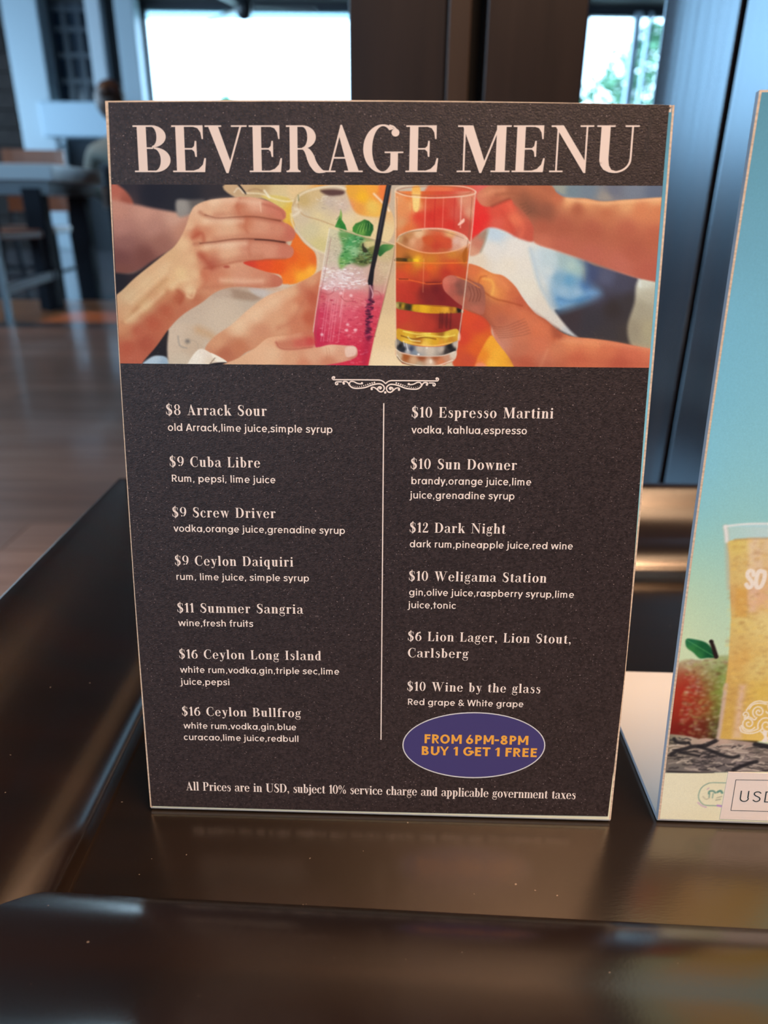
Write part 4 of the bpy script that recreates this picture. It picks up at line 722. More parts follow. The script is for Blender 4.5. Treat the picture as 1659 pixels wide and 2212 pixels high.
    G('-', .50, lambda p: p.R(.06, .36, .44, .36+w))
    F[' '] = (.30, [])
    return F
# ================================================================ the room
PL = mat('floor_plank_wood', (.135, .070, .048), .34, var=((3, 60, 8), (.215, .135, .100), 5, .35, .7), random_tone=.28, coat=.55, coat_rough=.12, bump=((8, 120, 8), .06, .001))
ORG = mat('lit_orange_wood', (.62, .20, .055), .30, var=((4, 30, 4), (.42, .13, .045), 4, .3, .7), random_tone=.2, coat=.5, coat_rough=.12)  # lit stretch of the floor, its light painted in as orange planks
FAR = mat('far_floor_wood', (.060, .042, .040), .30, var=((.8, 9, 4), (.11, .075, .068), 5, .35, .65), coat=.6, coat_rough=.12)
GREY = mat('grey_floor_wood', (.055, .050, .056), .22, var=((.8, 9, 4), (.10, .09, .10), 5, .35, .65), coat=.7, coat_rough=.08)
floor = struct(MB().box(-7.2, -4.2, -.12, 7.5, 12.1, -.021).build('floor', mat('floor_base', (.02, .015, .012), .6)))
def strip_floor(name, x0, y0, x1, y1, m, kind=None): return MB().box(x0, y0, -.0205, x1, y1, 0).build(name, m, floor)
strip_floor('unseen_matte_floor', -7.2, -4.2, 7.5, .30, mat('matte_dark_floor', (.020, .016, .015), .95, spec=.1)); strip_floor('floor_boards', -7.2, 5.35, 7.5, 12.0, GREY)  # dark matte zone behind the view, added to keep floor glare off the door
strip_floor('floor_boards', .9, .30, 7.5, 5.35, FAR); strip_floor('floor_boards', -7.2, .30, -4.2, 5.35, FAR)
row = .1255; planks = {}
def plank(x0, x1, y, m, base):
    key = (round(x1-x0, 3), m.name)
    if key not in planks:
        o = MB().box(0, 0, 0, x1-x0-.002, row-.0025, .020).build(base, m, floor); planks[key] = o
    else:
        o = planks[key].copy(); COL.objects.link(o)
    o.location = (x0, y, -.0205+random.uniform(0, .0006)); return o
y = .30; k = 0
while y < 5.30:
    band = 4.05 < y < 5.0
    if y < 3.7 or band:
        x = -4.2; first = True; xe = .9
        off = [.25, .75, .5, 1.0, .62][k % 5]
        if y > 2.0: L0 = 1.7
        else: L0 = 1.0
        while x < xe-1e-6:
            w = off*L0 if first else L0
            w = min(w, xe-x)
            if xe-x-w < .2: w = xe-x
            plank(x, x+w, y, ORG if band else PL, 'lit_plank' if band else 'plank'); x += w; first = False
    y += row; k += 1
strip_floor('floor_boards', -4.2, 3.815, .9, 4.05, FAR); strip_floor('floor_boards', -4.2, 5.07, .9, 5.35, GREY)
CZ = 3.30
ceil_m = mat('ceiling_dark_timber', (.014, .011, .010), .7, var=((1, 6, 1), (.024, .020, .018), 3, .4, .7))
struct(MB().box(-7.2, -4.2, CZ, 7.5, 12.3, CZ+.12).build('ceiling', ceil_m))
wall_m = mat('dark_wall_plaster', (.022, .024, .030), .7, var=((2, 2, 2), (.032, .034, .040), 3, .4, .7))
mb = MB()                                                   # left wall with one long window band
mb.box(-7.2, -4.2, 0, -7.0, 12.0, .6).box(-7.2, -4.2, 3.1, -7.0, 12.0, CZ).box(-7.2, -4.2, .6, -7.0, .1, 3.1).box(-7.2, 11.5, .6, -7.0, 12.0, 3.1)
struct(mb.build('wall_left', wall_m))
mb = MB(); mb.box(-7.0, -4.2, 0, 7.5, -4.0, 1.15).box(-7.0, -4.2, 3.2, 7.5, -4.0, CZ).box(-7.0, -4.2, 1.1, -6.8, -4.0, 3.2).box(-1.6, -4.2, 1.1, 7.5, -4.0, 3.2)
struct(mb.build('wall_front', wall_m))
struct(MB().box(7.3, -4.0, 0, 7.5, 12.0, CZ).build('wall_right', mat('warm_right_wall', (.16, .10, .065), .6)))
frame_m = mat('blue_black_window_frame', (.020, .028, .042), .4)
glass_m = mat('window_glass', (1, 1, 1), .0, trans=1, ior=1.0, spec=0)
def window(name, boxes, panes=()):
    w = MB()
    for b in boxes: w.box(*b)
    o = struct(w.build(name, frame_m))
    return o
window('window_4', [(-7.12, y-.03, .6, -7.06, y+.03, 3.1) for y in (.13, 2.0, 3.9, 5.8, 7.7, 9.6, 11.5)]+[(-7.12, .1, .6, -7.06, 11.5, .66), (-7.12, .1, 3.04, -7.06, 11.5, 3.1)])
window('window_5', [(x-.03, -4.12, 1.15, x+.03, -4.06, 3.2) for x in (-6.8, -5.5, -4.2, -2.9, -1.6)]+[(-6.8, -4.12, 1.15, -1.6, -4.06, 1.21)])
# far wall at YB with its openings, placed along the sight lines
YB = 12.0
def bx(px, py=110): return float(ony(px, py, YB)[0])
def bz(py, px=300): return float(ony(px, py, YB)[2])
x_p = bx(38, 100); x_w = bx(98+17, 100); x_l = bx(195+14, 100); x_d = bx(228+12, 100); x_c0 = bx(272, 110); x_c1 = bx(313, 110)
x_r = 2.9; x_r2a = bx(1235, 100); x_r2b = bx(1480, 100)
z_head = bz(17, 530); z_sill = .55
mb = MB()
mb.box(-7.0, YB, 0, x_p, YB+.2, CZ).box(x_w-.02, YB, 0, x_l, YB+.2, bz(300, 160)).box(x_l-.01, YB, 0, x_c1+.02, YB+.2, CZ)
mb.box(x_p, YB, 0, x_w, YB+.2, CZ).box(x_c1, YB, z_head, 7.5, YB+.2, CZ).box(x_c1, YB, 0, 7.5, YB+.2, z_sill).box(x_r, YB, z_sill, x_r2a, YB+.2, z_head).box(x_r2b, YB, z_sill, 7.5, YB+.2, z_head)
mb.box(x_w-.01, YB, bz(8, 150)+.0, x_l, YB+.2, CZ)
struct(mb.build('wall_back', wall_m))
stone = thing('stone_pier', (x_p-1.2, YB-.15, 0), 'dark brown coursed stone pier at the far left of the room', 'pier')
st_m = mat('dark_stone', (.016, .011, .010), .85, spec=.2, var=((6, 6, 30), (.026, .019, .017), 5, .35, .7), random_tone=.25, bump=((9, 9, 40), .5, .01))
nrow = 14; hh = CZ/nrow
for i in range(nrow):
    o = MB().box(-1.2, -.16-.02*(i % 3), .004, 1.2-.015*(i % 2), .14, hh-.008).build('stone_course', st_m, stone); o.location = (0, 0, i*hh)
white_m = mat('pale_painted_column', (.34, .40, .45), .45)
def col_(name, x0, x1, z0, z1, lab, y0=.35, m=white_m, grp=None):
    cx = (x0+x1)/2; t = thing(name, (cx, YB-.2, z0), lab, 'column', grp); w = (x1-x0)/2
    MB().box(-w, -y0/2, 0, w, y0/2, z1-z0).build('shaft', m, t, bevel=.02); 
    if z0 < .1:
        MB().box(-w-.03, -y0/2-.03, 0, w+.03, y0/2+.03, .12).build('plinth', m, t, bevel=.01)
    return t
col_('square_column', x_p+.02, x_w, 0, CZ, 'wide pale blue square column beside the dark stone pier')
col_('slim_column', x_l, x_d, bz(300), CZ, 'slim pale post between the two dark glazed panels', .2, mat('white_post', (.45, .48, .52), .4))
col_('curtain_column', x_c0, x_c1, 0, CZ, 'pale blue column at the left edge of the large bright window', .25)
beam = thing('low_beam', ((x_w+x_d)/2, YB-.35, bz(303, 160)), 'wide pale blue boxed ledge beneath the dark glazed panel', 'ledge')
MB().box(-(x_d-x_w)/2-.12, -.2, 0, (x_d-x_w)/2+.3, .15, bz(230, 160)-bz(303, 160)).build('ledge_body', mat('pale_blue_ledge', (.36, .46, .55), .4), beam, bevel=.02)
# dark glazed panel with muntins
w1 = struct(MB().box(x_w, YB+.02, bz(232, 160), x_l, YB+.06, bz(8, 150)).build('window_1', mat('dark_night_glass', (.010, .020, .036), .12, spec=.4)))
mun = MB()
for px in (118, 148, 178, 205): mun.box(bx(px)-.03, YB-.03, bz(232, 160), bx(px)+.03, YB+.02, bz(8, 150))
mun.build('muntin', frame_m, w1)
for py in (20, 64, 120, 176, 226): MB().box(x_w, YB-.035, bz(py, 150)-.028, x_l, YB+.02, bz(py, 150)+.028).build('glazing_bar', frame_m, w1)
# the big bright window and the right one: real panes, frames, outdoors behind
w2 = struct(MB().box(x_c1, YB+.02, z_head-.035, x_r, YB+.12, z_head).box(x_c1, YB+.02, z_sill, x_r, YB+.12, z_sill+.07).box(x_c1, YB+.02, z_sill, x_c1+.05, YB+.12, z_head).box(x_r-.05, YB+.02, z_sill, x_r, YB+.12, z_head).build('window_2', frame_m))
MB().box(x_c1+.05, YB+.06, z_sill+.07, x_r-.05, YB+.07, z_head-.035).build('pane', glass_m, w2)
zf = bz(43, 530); obj('tinted_strip', [(x_c1+.05, YB+.05, zf), (x_r-.05, YB+.05, zf+.03), (x_r-.05, YB+.05, z_head-.035), (x_c1+.05, YB+.05, z_head-.035)], [(0, 1, 2, 3)], mat('cyan_tint', (.045, .085, .092), .0, trans=1, ior=1.0, spec=0), w2)  # see-through strip that tints the window head cyan
w3 = struct(MB().box(x_r2a, YB+.02, z_head-.05, x_r2b, YB+.12, z_head).box(x_r2a, YB+.02, z_sill, x_r2b, YB+.12, z_sill+.07).build('window_3', frame_m))
MB().box(x_r2a, YB+.06, z_sill+.07, x_r2b, YB+.07, z_head-.05).build('pane', glass_m, w3)
MB().box(bx(1371)-.05, YB+.0, z_sill, bx(1371)+.05, YB+.12, z_head).build('mullion', mat('pale_blue_mullion', (.55, .72, .86), .4), w3)
MB().box(bx(1398)-.02, YB+.0, z_sill, bx(1398)+.02, YB+.12, z_head).build('mullion', MATS['pale_blue_mullion'], w3)
struct(MB().box(-40, 12.4, -.5, 40, 90, -.3).build('ground', mat('bright_ground', (.35, .42, .36), .9, var=((.3, .3, .3), (.5, .55, .5), 3, .3, .7))))
# ---- trees and shrub outside
leaf_m = mat('tree_leaf', (.03, .13, .06), .6, random_tone=0, var=((1.5, 1.5, 1.5), (.10, .24, .12), 3, .3, .7)); bark_m = mat('bark', (.09, .06, .045), .8, bump=((10, 10, 3), .6, .02))
def tree(name, base, h, blobs, n, ls, lab, cat):
    t = thing(name, base, lab, cat); mb = MB(); mb.tube([(0, 0, 0), (.03, 0, h*.35), (-.02, .02, h*.75)], [.10, .075, .03], 8)
    for b in blobs: mb.tube([(0, 0, h*.3), (b[0]*.5, b[1]*.5, (h*.3+b[2])*.5), (b[0]*.9, b[1]*.9, b[2])], [.05, .03, .012], 6)
    mb.build('trunk', bark_m, t, smooth=True); rs = np.random.RandomState(7); mb = MB()
    for i in range(n):
        b = blobs[rs.randint(len(blobs))]; d = rs.normal(size=3); d /= np.linalg.norm(d); p = Vector(b[:3])+Vector(d)*b[3]*rs.uniform(.35, 1)**.6
        x = Vector(rs.normal(size=3)).normalized(); y = x.cross(Vector(rs.normal(size=3))).normalized(); s = ls*rs.uniform(.6, 1.3)
        mb.add([p-x*s, p-y*s*.4+x*s*.1, p+x*s, p+y*s*.4+x*s*.1], [(0, 1, 2, 3)])
    f = obj('foliage', mb.v, mb.f, leaf_m, t); f['kind'] = 'stuff'; return t
Yt = 18.0
tc_ = ony(1352, 165, Yt)
tree('garden_tree', (tc_[0], Yt, -.3), tc_[2]+.8, [(0, 0, tc_[2]+.35, .55), (-.45, 0, tc_[2]-.1, .5), (.4, .1, tc_[2]+.6, .5), (.1, 0, tc_[2]-.5, .7), (.7, 0, tc_[2]-.2, .6), (.45, 0, tc_[2]+1.0, .3)], 1500, .10, 'bushy green tree seen through the narrow right window', 'tree')
sh = ony(488, 228, 17.0)
tree('garden_shrub', (sh[0], 17.0, -.3), sh[2]+.3, [(0, 0, sh[2]+.35, .16), (.08, 0, sh[2]+.1, .28), (-.1, 0, sh[2]-.3, .45)], 500, .06, 'small dark shrub top peeking over the menu in the bright window', 'shrub')
# ---- ceiling fan in front of the big window
fz = float(ony(527, 46, 7.2)[2]); fx = float(ony(527, 30, 7.2)[0])
fan = thing('ceiling_fan', (fx, 7.2, CZ), 'dark ceiling fan hanging before the large bright window', 'ceiling fan'); fm = mat('dark_fan_metal', (.02, .025, .03), .35)
MB().lathe([(.0, 0), (.07, 0), (.06, -.06), (.015, -.08), (.0, -.08)], (0, 0, 0)).build('canopy', fm, fan, smooth=True)
MB().tube([(0, 0, -.05), (0, 0, fz+.16-CZ)], .016, 10).build('down_rod', fm, fan, smooth=True)
MB().lathe([(.0, .17), (.055, .165), (.07, .12), (.068, .05), (.045, .015), (.0, .0)], (0, 0, fz-CZ)).build('motor', fm, fan, smooth=True)
for a in (8, 128, 248):
    m_ = MB().add([(.08, -.04, 0), (.60, -.065, .012), (.62, .05, -.012), (.08, .03, -.006), (.08, -.04, .008), (.60, -.065, .020), (.62, .05, -.004), (.08, .03, .002)], BF)
    b = m_.build('blade', fm, fan); b.location = (0, 0, fz+.10-CZ); b.rotation_euler = (0, 0, math.radians(a))
# ---- folding doors just behind the table
dw = mat('dark_walnut_door', (.018, .011, .009), .36, spec=.35, ior=1.5, var=((40, 40, 3), (.030, .018, .014), 5, .35, .7), bump=((60, 60, 6), .12, .0008))
dl = mat('brown_walnut_stile', (.040, .023, .015), .36, spec=.35, var=((40, 40, 3), (.056, .034, .022), 5, .35, .7), bump=((60, 60, 6), .12, .0008))
black_m = mat('black_gap', (.004, .004, .006), .8)
DY = .86
def dx(px): return float(ony(px, 100, DY)[0])
d1 = struct(MB().box(dx(754), DY+.035, 0, dx(1262), DY+.05, 2.75).build('door_1', black_m))
for a, b, dd, m_ in ((754, 963, 0, dw), (965, 1014, -.006, dl), (1049, 1263, 0, dw)):
    MB().box(dx(a), DY+dd, .0, dx(b), DY+.034, 2.74).build('door_panel', m_, d1, bevel=.0015)
blue_door = mat('glossy_dark_door', (.014, .012, .016), .21, tint=(.68, .86, 1.0), ior=2.5, spec=.5, var=((50, 50, 2), (.032, .026, .028), 5, .35, .7), bump=((90, 90, 4), .14, .0008))
P0 = ony(1424, 100, .97); P0 = np.array([P0[0], P0[1]]); dir2 = np.array([.80, -.60]); nrm2 = np.array([-.60, -.80])
def on_door(px):                                          # distance along the angled door where the sight line meets it
    r = ray(px, 100); A_ = np.array([[r[0], -dir2[0]], [r[1], -dir2[1]]]); return float(np.linalg.solve(A_, P0)[1])
ang = math.atan2(dir2[1], dir2[0])
mw = Matrix.Translation((P0[0], P0[1], 0)) @ Matrix.Rotation(ang, 4, 'Z')
d2 = struct(MB().box(.0, .034, 0, on_door(1590)+.42, .05, 2.75).build('door_2', black_m)); d2.matrix_world = mw
s1, s2 = on_door(1586), on_door(1599)
MB().box(0, 0, 0, s1, .033, 2.74).build('door_panel', blue_door, d2, bevel=.0015)
MB().box(s2, -.0, 0, s2+.36, .033, 2.74).build('door_panel', blue_door, d2, bevel=.0015)
# ================================================================ furniture on the left
brown = mat('brown_wood', (.17, .085, .05), .4, var=((3, 30, 3), (.11, .055, .035), 4, .3, .7)); dark = mat('blue_black_paint', (.006, .008, .014), .7, spec=.15)
greytop = mat('pale_grey_table', (.30, .37, .42), .35); steel = mat('pale_steel', (.10, .125, .15), .35)
TY = 4.5
tr = ony(112, 372, TY); zt = float(ony(60, 353, TY)[2]); zb = float(ony(60, 389, TY)[2])
dt = thing('dining_table', (tr[0]-.75, TY+.4, 0), 'dining table with pale grey top edge and black legs at the left', 'table')
MB().box(-.75, -.4, zb, .75, .4, zt).build('tabletop', greytop, dt, bevel=.006)
MB().box(-.70, -.36, zb-.075, .70, .36, zb).build('apron', mat('slate_apron', (.06, .085, .11), .4), dt)
lx = float(ony(88, 500, TY+.08)[0])-(tr[0]-.75)
for sx in (-1, 1):
    for sy in (-1, 1): MB().box(sx*lx-.055, sy*.32-.055, 0, sx*lx+.055, sy*.32+.055, zb-.04).build('leg', dark, dt, bevel=.004)
def chair(name, x, y, rz, lab, seatm, legm, hb=.86, arms=False):
    t = thing(name, (x, y, 0), lab, 'chair', None); t.rotation_euler = (0, 0, rz)
    s_ = MB().box(-.22, -.22, .42, .22, .22, .465).build('seat', seatm, t, bevel=.012)
    v = []; 
    b = MB()
    for i in range(7):
        u = -.215+.43*i/6; bow = .03*(1-(u/.215)**2)
        v += [(u, .20+bow, .56), (u, .225+bow, .56), (u, .25+bow, hb), (u, .275+bow, hb)]
    fs = []
    for i in range(6):
        a, c = 4*i, 4*i+4; fs += [(a, c, c+2, a+2), (a+1, a+3, c+3, c+1), (a+2, c+2, c+3, a+3), (a, a+1, c+1, c)]
    fs += [(0, 2, 3, 1), (24, 25, 27, 26)]
    b.add(v, fs).build('backrest', seatm, t, smooth=False)
    for sx in (-1, 1):
        MB().bar((sx*.20, -.19, 0), (sx*.20, -.19, .44), .028).build('leg', legm, t)
        MB().bar((sx*.20, .25, 0), (sx*.205, .19, .44), .028).build('leg', legm, t)
        MB().bar((sx*.205, .20, .43), (sx*.205, .24, .60), .026).build('back_post', legm, t)
        MB().bar((sx*.20, -.19, .17), (sx*.20, .22, .17), .022).build('stretcher', legm, t)
        if arms: MB().bar((sx*.235, -.18, .60), (sx*.235, .25, .70), .04, .03).build('armrest', mat('pale_armrest', (.5, .45, .40), .4), t)
    MB().bar((-.20, -.19, .20), (.20, -.19, .20), .022).build('stretcher', legm, t)
    return t
c = ony(30, 335, 5.35); chair('dining_chair', c[0], 5.45, .1, 'brown wooden chair behind the grey table at the left edge', brown, dark, float(c[2])+.06)
c = ony(22, 455, 4.2); chair('dining_chair', c[0]-.22, 4.32, math.pi-.1, 'brown seated chair tucked under the near side of the grey table', brown, dark, .64)
pa_, pb_, pc_ = ony(118, 592, TY+.08), ony(10, 627, 4.05), ony(2, 470, 4.05)
q_ = lambda p: (p[0]-(tr[0]-.75), p[1]-(TY+.4), p[2])
MB().bar(q_(pa_), q_(pb_), .045, .030).build('stretcher', mat('pale_steel_rail', (.14, .18, .21), .35), dt)
MB().bar((q_(pb_)[0], q_(pb_)[1], 0), (q_(pb_)[0], q_(pb_)[1], zb), .030).build('side_post', MATS['pale_steel_rail'], dt)
PY = 5.7
c = ony(196, 325, PY); ch_x = float(ony(212, 330, PY)[0])+.30
chair('dining_chair', ch_x, PY-.12, math.pi+.35, 'dark armchair under the seated person behind the menu', dark, dark, .84, arms=True)
# ---- seated person, back turned
per = thing('person', (ch_x, PY, 0), 'seated person with brown hair and grey green top seen from behind the menu', 'person')
hd = ony(239, 215, PY); per.rotation_euler = (0, 0, math.pi); hx, hz = ch_x-float(hd[0]), float(hd[2])
skin = mat('skin', (.42, .25, .18), .5); hair_m = mat('brown_hair', (.040, .020, .014), .5, bump=((60, 60, 8), .4, .004)); shirt = mat('grey_green_top', (.11, .13, .12), .8); trous = mat('dark_trousers', (.02, .022, .03), .8)
def skinned(name, verts, edges, radii, m, parent, root=0, lv=2):
    me = bpy.data.meshes.new(name); me.from_pydata(verts, edges, []); me.materials.append(m); o = bpy.data.objects.new(name, me); COL.objects.link(o); o.parent = parent
    sk = o.modifiers.new('skin', 'SKIN'); sk.use_smooth_shade = True
    for i, r in enumerate(radii): me.skin_vertices[0].data[i].radius = (r if isinstance(r, tuple) else (r, r)); me.skin_vertices[0].data[i].use_root = i == root
    s_ = o.modifiers.new('sub', 'SUBSURF'); s_.levels = lv; s_.render_levels = lv; return o
zs = hz-.29
V_ = [(0, .02, .50), (0, .05, .70), (hx*.5, .04, .92), (hx*.8, .01, zs-.02), (hx*.9, -.01, zs+.075), (hx, -.02, zs+.14),
      (hx-.17, .0, zs-.04), (hx-.25, -.05, zs-.27), (hx-.20, -.27, zs-.36), (hx+.17, .0, zs-.04), (hx+.25, -.05, zs-.27), (hx+.20, -.27, zs-.36),
      (-.10, .0, .50), (-.13, -.42, .50), (-.13, -.40, .10), (-.13, -.50, .05), (.10, .0, .50), (.13, -.42, .50), (.13, -.40, .10), (.13, -.50, .05),
      (hx-.13, -.36, zs-.36), (hx+.13, -.36, zs-.36)]
E_ = [(0, 1), (1, 2), (2, 3), (3, 4), (4, 5), (3, 6), (6, 7), (7, 8), (3, 9), (9, 10), (10, 11), (0, 12), (12, 13), (13, 14), (14, 15), (0, 16), (16, 17), (17, 18), (18, 19), (8, 20), (11, 21)]
R_ = [(.15, .12), (.14, .10), (.15, .105), (.13, .09), .052, .05, .065, .045, .034, .065, .045, .034, .085, .065, .045, .04, .085, .065, .045, .04, .03, .03]
skinned('body', V_, E_, R_, shirt, per)
def ellipsoid(name, c, r, m, parent, n=20, k=14, fn=None):
    v = []
    for i in range(k+1):
        t = math.pi*i/k
        for j in range(n):
            a = 2*math.pi*j/n; p = Vector((math.sin(t)*math.cos(a), math.sin(t)*math.sin(a), math.cos(t)))
            if fn: p = fn(p)
            v.append((c[0]+p[0]*r[0], c[1]+p[1]*r[1], c[2]+p[2]*r[2]))
    f = [(i*n+j, i*n+(j+1) % n, (i+1)*n+(j+1) % n, (i+1)*n+j) for i in range(k) for j in range(n)]
    return obj(name, v, f, m, parent, smooth=True)
def face(p):
    q = p.copy()
    if p.y < -.55 and abs(p.x) < .22 and -.45 < p.z < .05: q.y -= .14*(1-abs(p.x)/.22)
    if p.z < -.4: q.x *= .8
    return q
head = ellipsoid('head', (hx, -.03, hz-.015), (.075, .095, .115), skin, per, fn=face)
for sx in (-1, 1):
    ellipsoid('ear', (hx+sx*.078, -.02, hz-.02), (.010, .02, .03), skin, head, 10, 8)
    ellipsoid('eye', (hx+sx*.030, -.113, hz), (.013, .008, .008), mat('eye_white', (.8, .8, .8), .2), head, 10, 8)
MB().bar((hx-.02, -.118, hz-.062), (hx+.02, -.118, hz-.062), .008).build('mouth', mat('lip', (.35, .12, .10), .5), head)
ellipsoid('hair', (hx, -.005, hz-.004), (.106, .116, .130), hair_m, per, fn=lambda p: Vector((p.x, p.y, max(p.z, -.95))) if p.y > -.2 else Vector((p.x*.98, p.y*.9, max(p.z, .35))))
ellipsoid('hair_bun', (hx, .105, hz+.04), (.050, .045, .045), hair_m, per)
for sx in (-1, 1):
    px_ = hx+sx*.12; hand = MB()
    hand.box(px_-.035, -.43, zs-.375, px_+.035, -.35, zs-.35)
    for i, l in enumerate((.055, .065, .07, .06)): hand.tube([(px_-.027+.018*i, -.43, zs-.362), (px_-.027+.018*i, -.43-l*.6, zs-.366), (px_-.027+.018*i, -.43-l, zs-.385)], [.009, .008, .006], 8)
    hand.tube([(px_-sx*.035, -.38, zs-.362), (px_-sx*.06, -.41, zs-.37), (px_-sx*.062, -.44, zs-.385)], [.011, .010, .007], 8)
    hand.build('hand', skin, per, smooth=True)
# ================================================================ the tray-topped coffee table
ZT = HC-.2545
lac = mat('dark_brown_lacquer', (.0030, .0012, .0010), .23, spec=.5, ior=2.3, tint=(1, .88, .76), var=((5, 40, 5), (.0080, .0024, .0014), 5, .3, .7), bump=((700, 700, 700), .10, .0002))
lacp = mat('worn_panel_lacquer', (.0040, .0019, .0012), .22, spec=.5, ior=2.4, tint=(1, .85, .70), var=((5, 60, 5), (.0080, .0036, .0020), 6, .3, .7), bump=((300, 1200, 300), .12, .0002))
specks(lac, 420, .80, .84, (.16, .13, .11)); specks(lacp, 420, .79, .83, (.20, .16, .13))
ct = thing('coffee_table', (.3, .33, 0), 'dark lacquered coffee table with a raised moulded rim holding both stands', 'table')
base = Vector((.3, .33, 0))
inner = [Vector((-.1258, .2005)), Vector((.82, .1530)), Vector((.82, .4712)), Vector((-.1254, .4712))]   # front-left, front-right, back-right, back-left
MB().add([(p.x-base.x, p.y-base.y, z) for z in (ZT-.012, ZT) for p in inner], BF).build('tray_panel', lacp, ct)
prof = [(-.0008, -.002), (.0002, .0030), (.0011, .0060), (.0024, .0082), (.0042, .0101), (.0068, .0120), (.0102, .0139), (.0143, .0157), (.0185, .0171), (.0230, .0181), (.0280, .0187), (.0320, .0190), (.040, .0196), (.050, .0216), (.060, .0250), (.070, .0300), (.079, .0355), (.087, .0402), (.092, .0424), (.0975, .0430), (.0986, .0429), (.0992, .0424), (.0994, .0416), (.0994, .0405), (.0994, -.030), (.090, -.030)]
prof = np.array(prof); prof = np.vstack([_cr(prof[:-3], 4), prof[-3:]])
def line_n(a, b):
    d = (b-a).normalized(); return Vector((d.y, -d.x))
N4 = [line_n(inner[i], inner[(i+1) % 4]) for i in range(4)]           # outward normals of the four sides
MT = []
for i in range(4):
    a, b = N4[i-1], N4[i]; MT.append((a+b)/(1+a.dot(b)))
for i, nm in enumerate(('rail', 'rail', 'rail', 'rail')):
    a, b, ma, mb_ = inner[i], inner[(i+1) % 4], MT[i], MT[(i+1) % 4]; v = []; nseg = 12
    for k in range(nseg+1):
        t = k/nseg
        for s_, z in prof:
            pa, pb = a+ma*s_, b+mb_*s_; p = pa.lerp(pb, t); v.append((p.x-base.x, p.y-base.y, ZT+z))
    n = len(prof); f = [(k*n+j, (k+1)*n+j, (k+1)*n+j+1, k*n+j+1) for k in range(nseg) for j in range(n-1)]
    o = obj(nm, v, f, lac, ct, smooth=True)
    md = o.data; o['label'] = ['front rail with worn rounded shoulder', 'right rail', 'back rail', 'left rail with tan sheen'][i] if i != 1 else 'right rail'
outer = [inner[i]+MT[i]*.100 for i in range(4)]
MB().add([(p.x-base.x, p.y-base.y, z) for z in (ZT-.09, ZT-.0125) for p in outer], BF).build('apron', lac, ct)
for p, q in zip(outer, ((1, 1), (-1, 1), (-1, -1), (1, -1))):
    x0, y0 = p.x-base.x, p.y-base.y
    MB().box(min(x0, x0+q[0]*.06), min(y0, y0+q[1]*.06), 0, max(x0, x0+q[0]*.06), max(y0, y0+q[1]*.06), ZT-.09).build('leg', lac, ct, bevel=.004)
# ================================================================ the two bent display stands
class Frame:
    """flat face given by its lower left corner, width direction and up direction"""
    def __init__(s, bl, br, tl):
        s.o = Vector(bl); s.u = (Vector(br)-s.o); s.W = s.u.length; s.u.normalize()
        v = Vector(tl)-s.o; s.v = (v-s.u*v.dot(s.u)); s.H = s.v.length; s.v.normalize(); s.n = s.u.cross(s.v)   # n faces the viewer
        s.shear = v.dot(s.u)/s.H
        s.mw = Matrix(((s.u.x, s.v.x, s.n.x, s.o.x), (s.u.y, s.v.y, s.n.y, s.o.y), (s.u.z, s.v.z, s.n.z, s.o.z), (0, 0, 0, 1)))
    def px(s, x, y, off=0):                               # sight line -> position on the face (metres)
        r = ray(x, y); r = Vector(r); o = s.o+s.n*off; t = (o-Vector(CO)).dot(s.n)/r.dot(s.n); p = Vector(CO)+r*t-s.o
        return p.dot(s.u), p.dot(s.v)
LIFT = .0006
f1 = Frame(onz(326, 1749, ZT+LIFT), onz(1318, 1776, ZT+LIFT), (0, 0, 0)) if 0 else None
bl1, br1 = onz(326, 1749, ZT+LIFT), onz(1318, 1776, ZT+LIFT)
tl1 = ony(228, 219, .3025)
f1 = Frame(bl1, br1, tl1)
bl2, br2_ = onz(1420, 1775, ZT+LIFT), onz(1659, 1783, ZT+LIFT)
d_ = Vector(br2_-bl2).normalized(); br2 = Vector(bl2)+d_*.210; tl2 = ony(1640, 195, .2885)
f2 = Frame(bl2, br2, tl2)
print('frame1', f1.W, f1.H, f1.shear, 'frame2', f2.W, f2.H, f2.shear)
pvc = mat('white_stand_sheet', (.80, .76, .70), .42, spec=.4, bump=((400, 400, 400), .05, .0002))
cut = mat('cream_cut_edge', (.78, .62, .47), .8, var=((30, 900, 30), (.55, .42, .30), 3, .35, .7), bump=((900, 900, 900), .6, .0003))
def bowed(fr, x, y):
    """the sheets are a little slack: their edges bow outwards"""
    t = min(max(y/fr.H, 0), 1); u = x/fr.W; b = 4*t*(1-t); l, r_, tp = fr.bow
    return x+fr.shear*max(y, 0)-l*b*(1-u)+r_*b*u, y+tp*4*u*(1-u)*t*t
f1.bow = (.0012, .0010, .0009); f2.bow = (.0016, .0010, .0006)
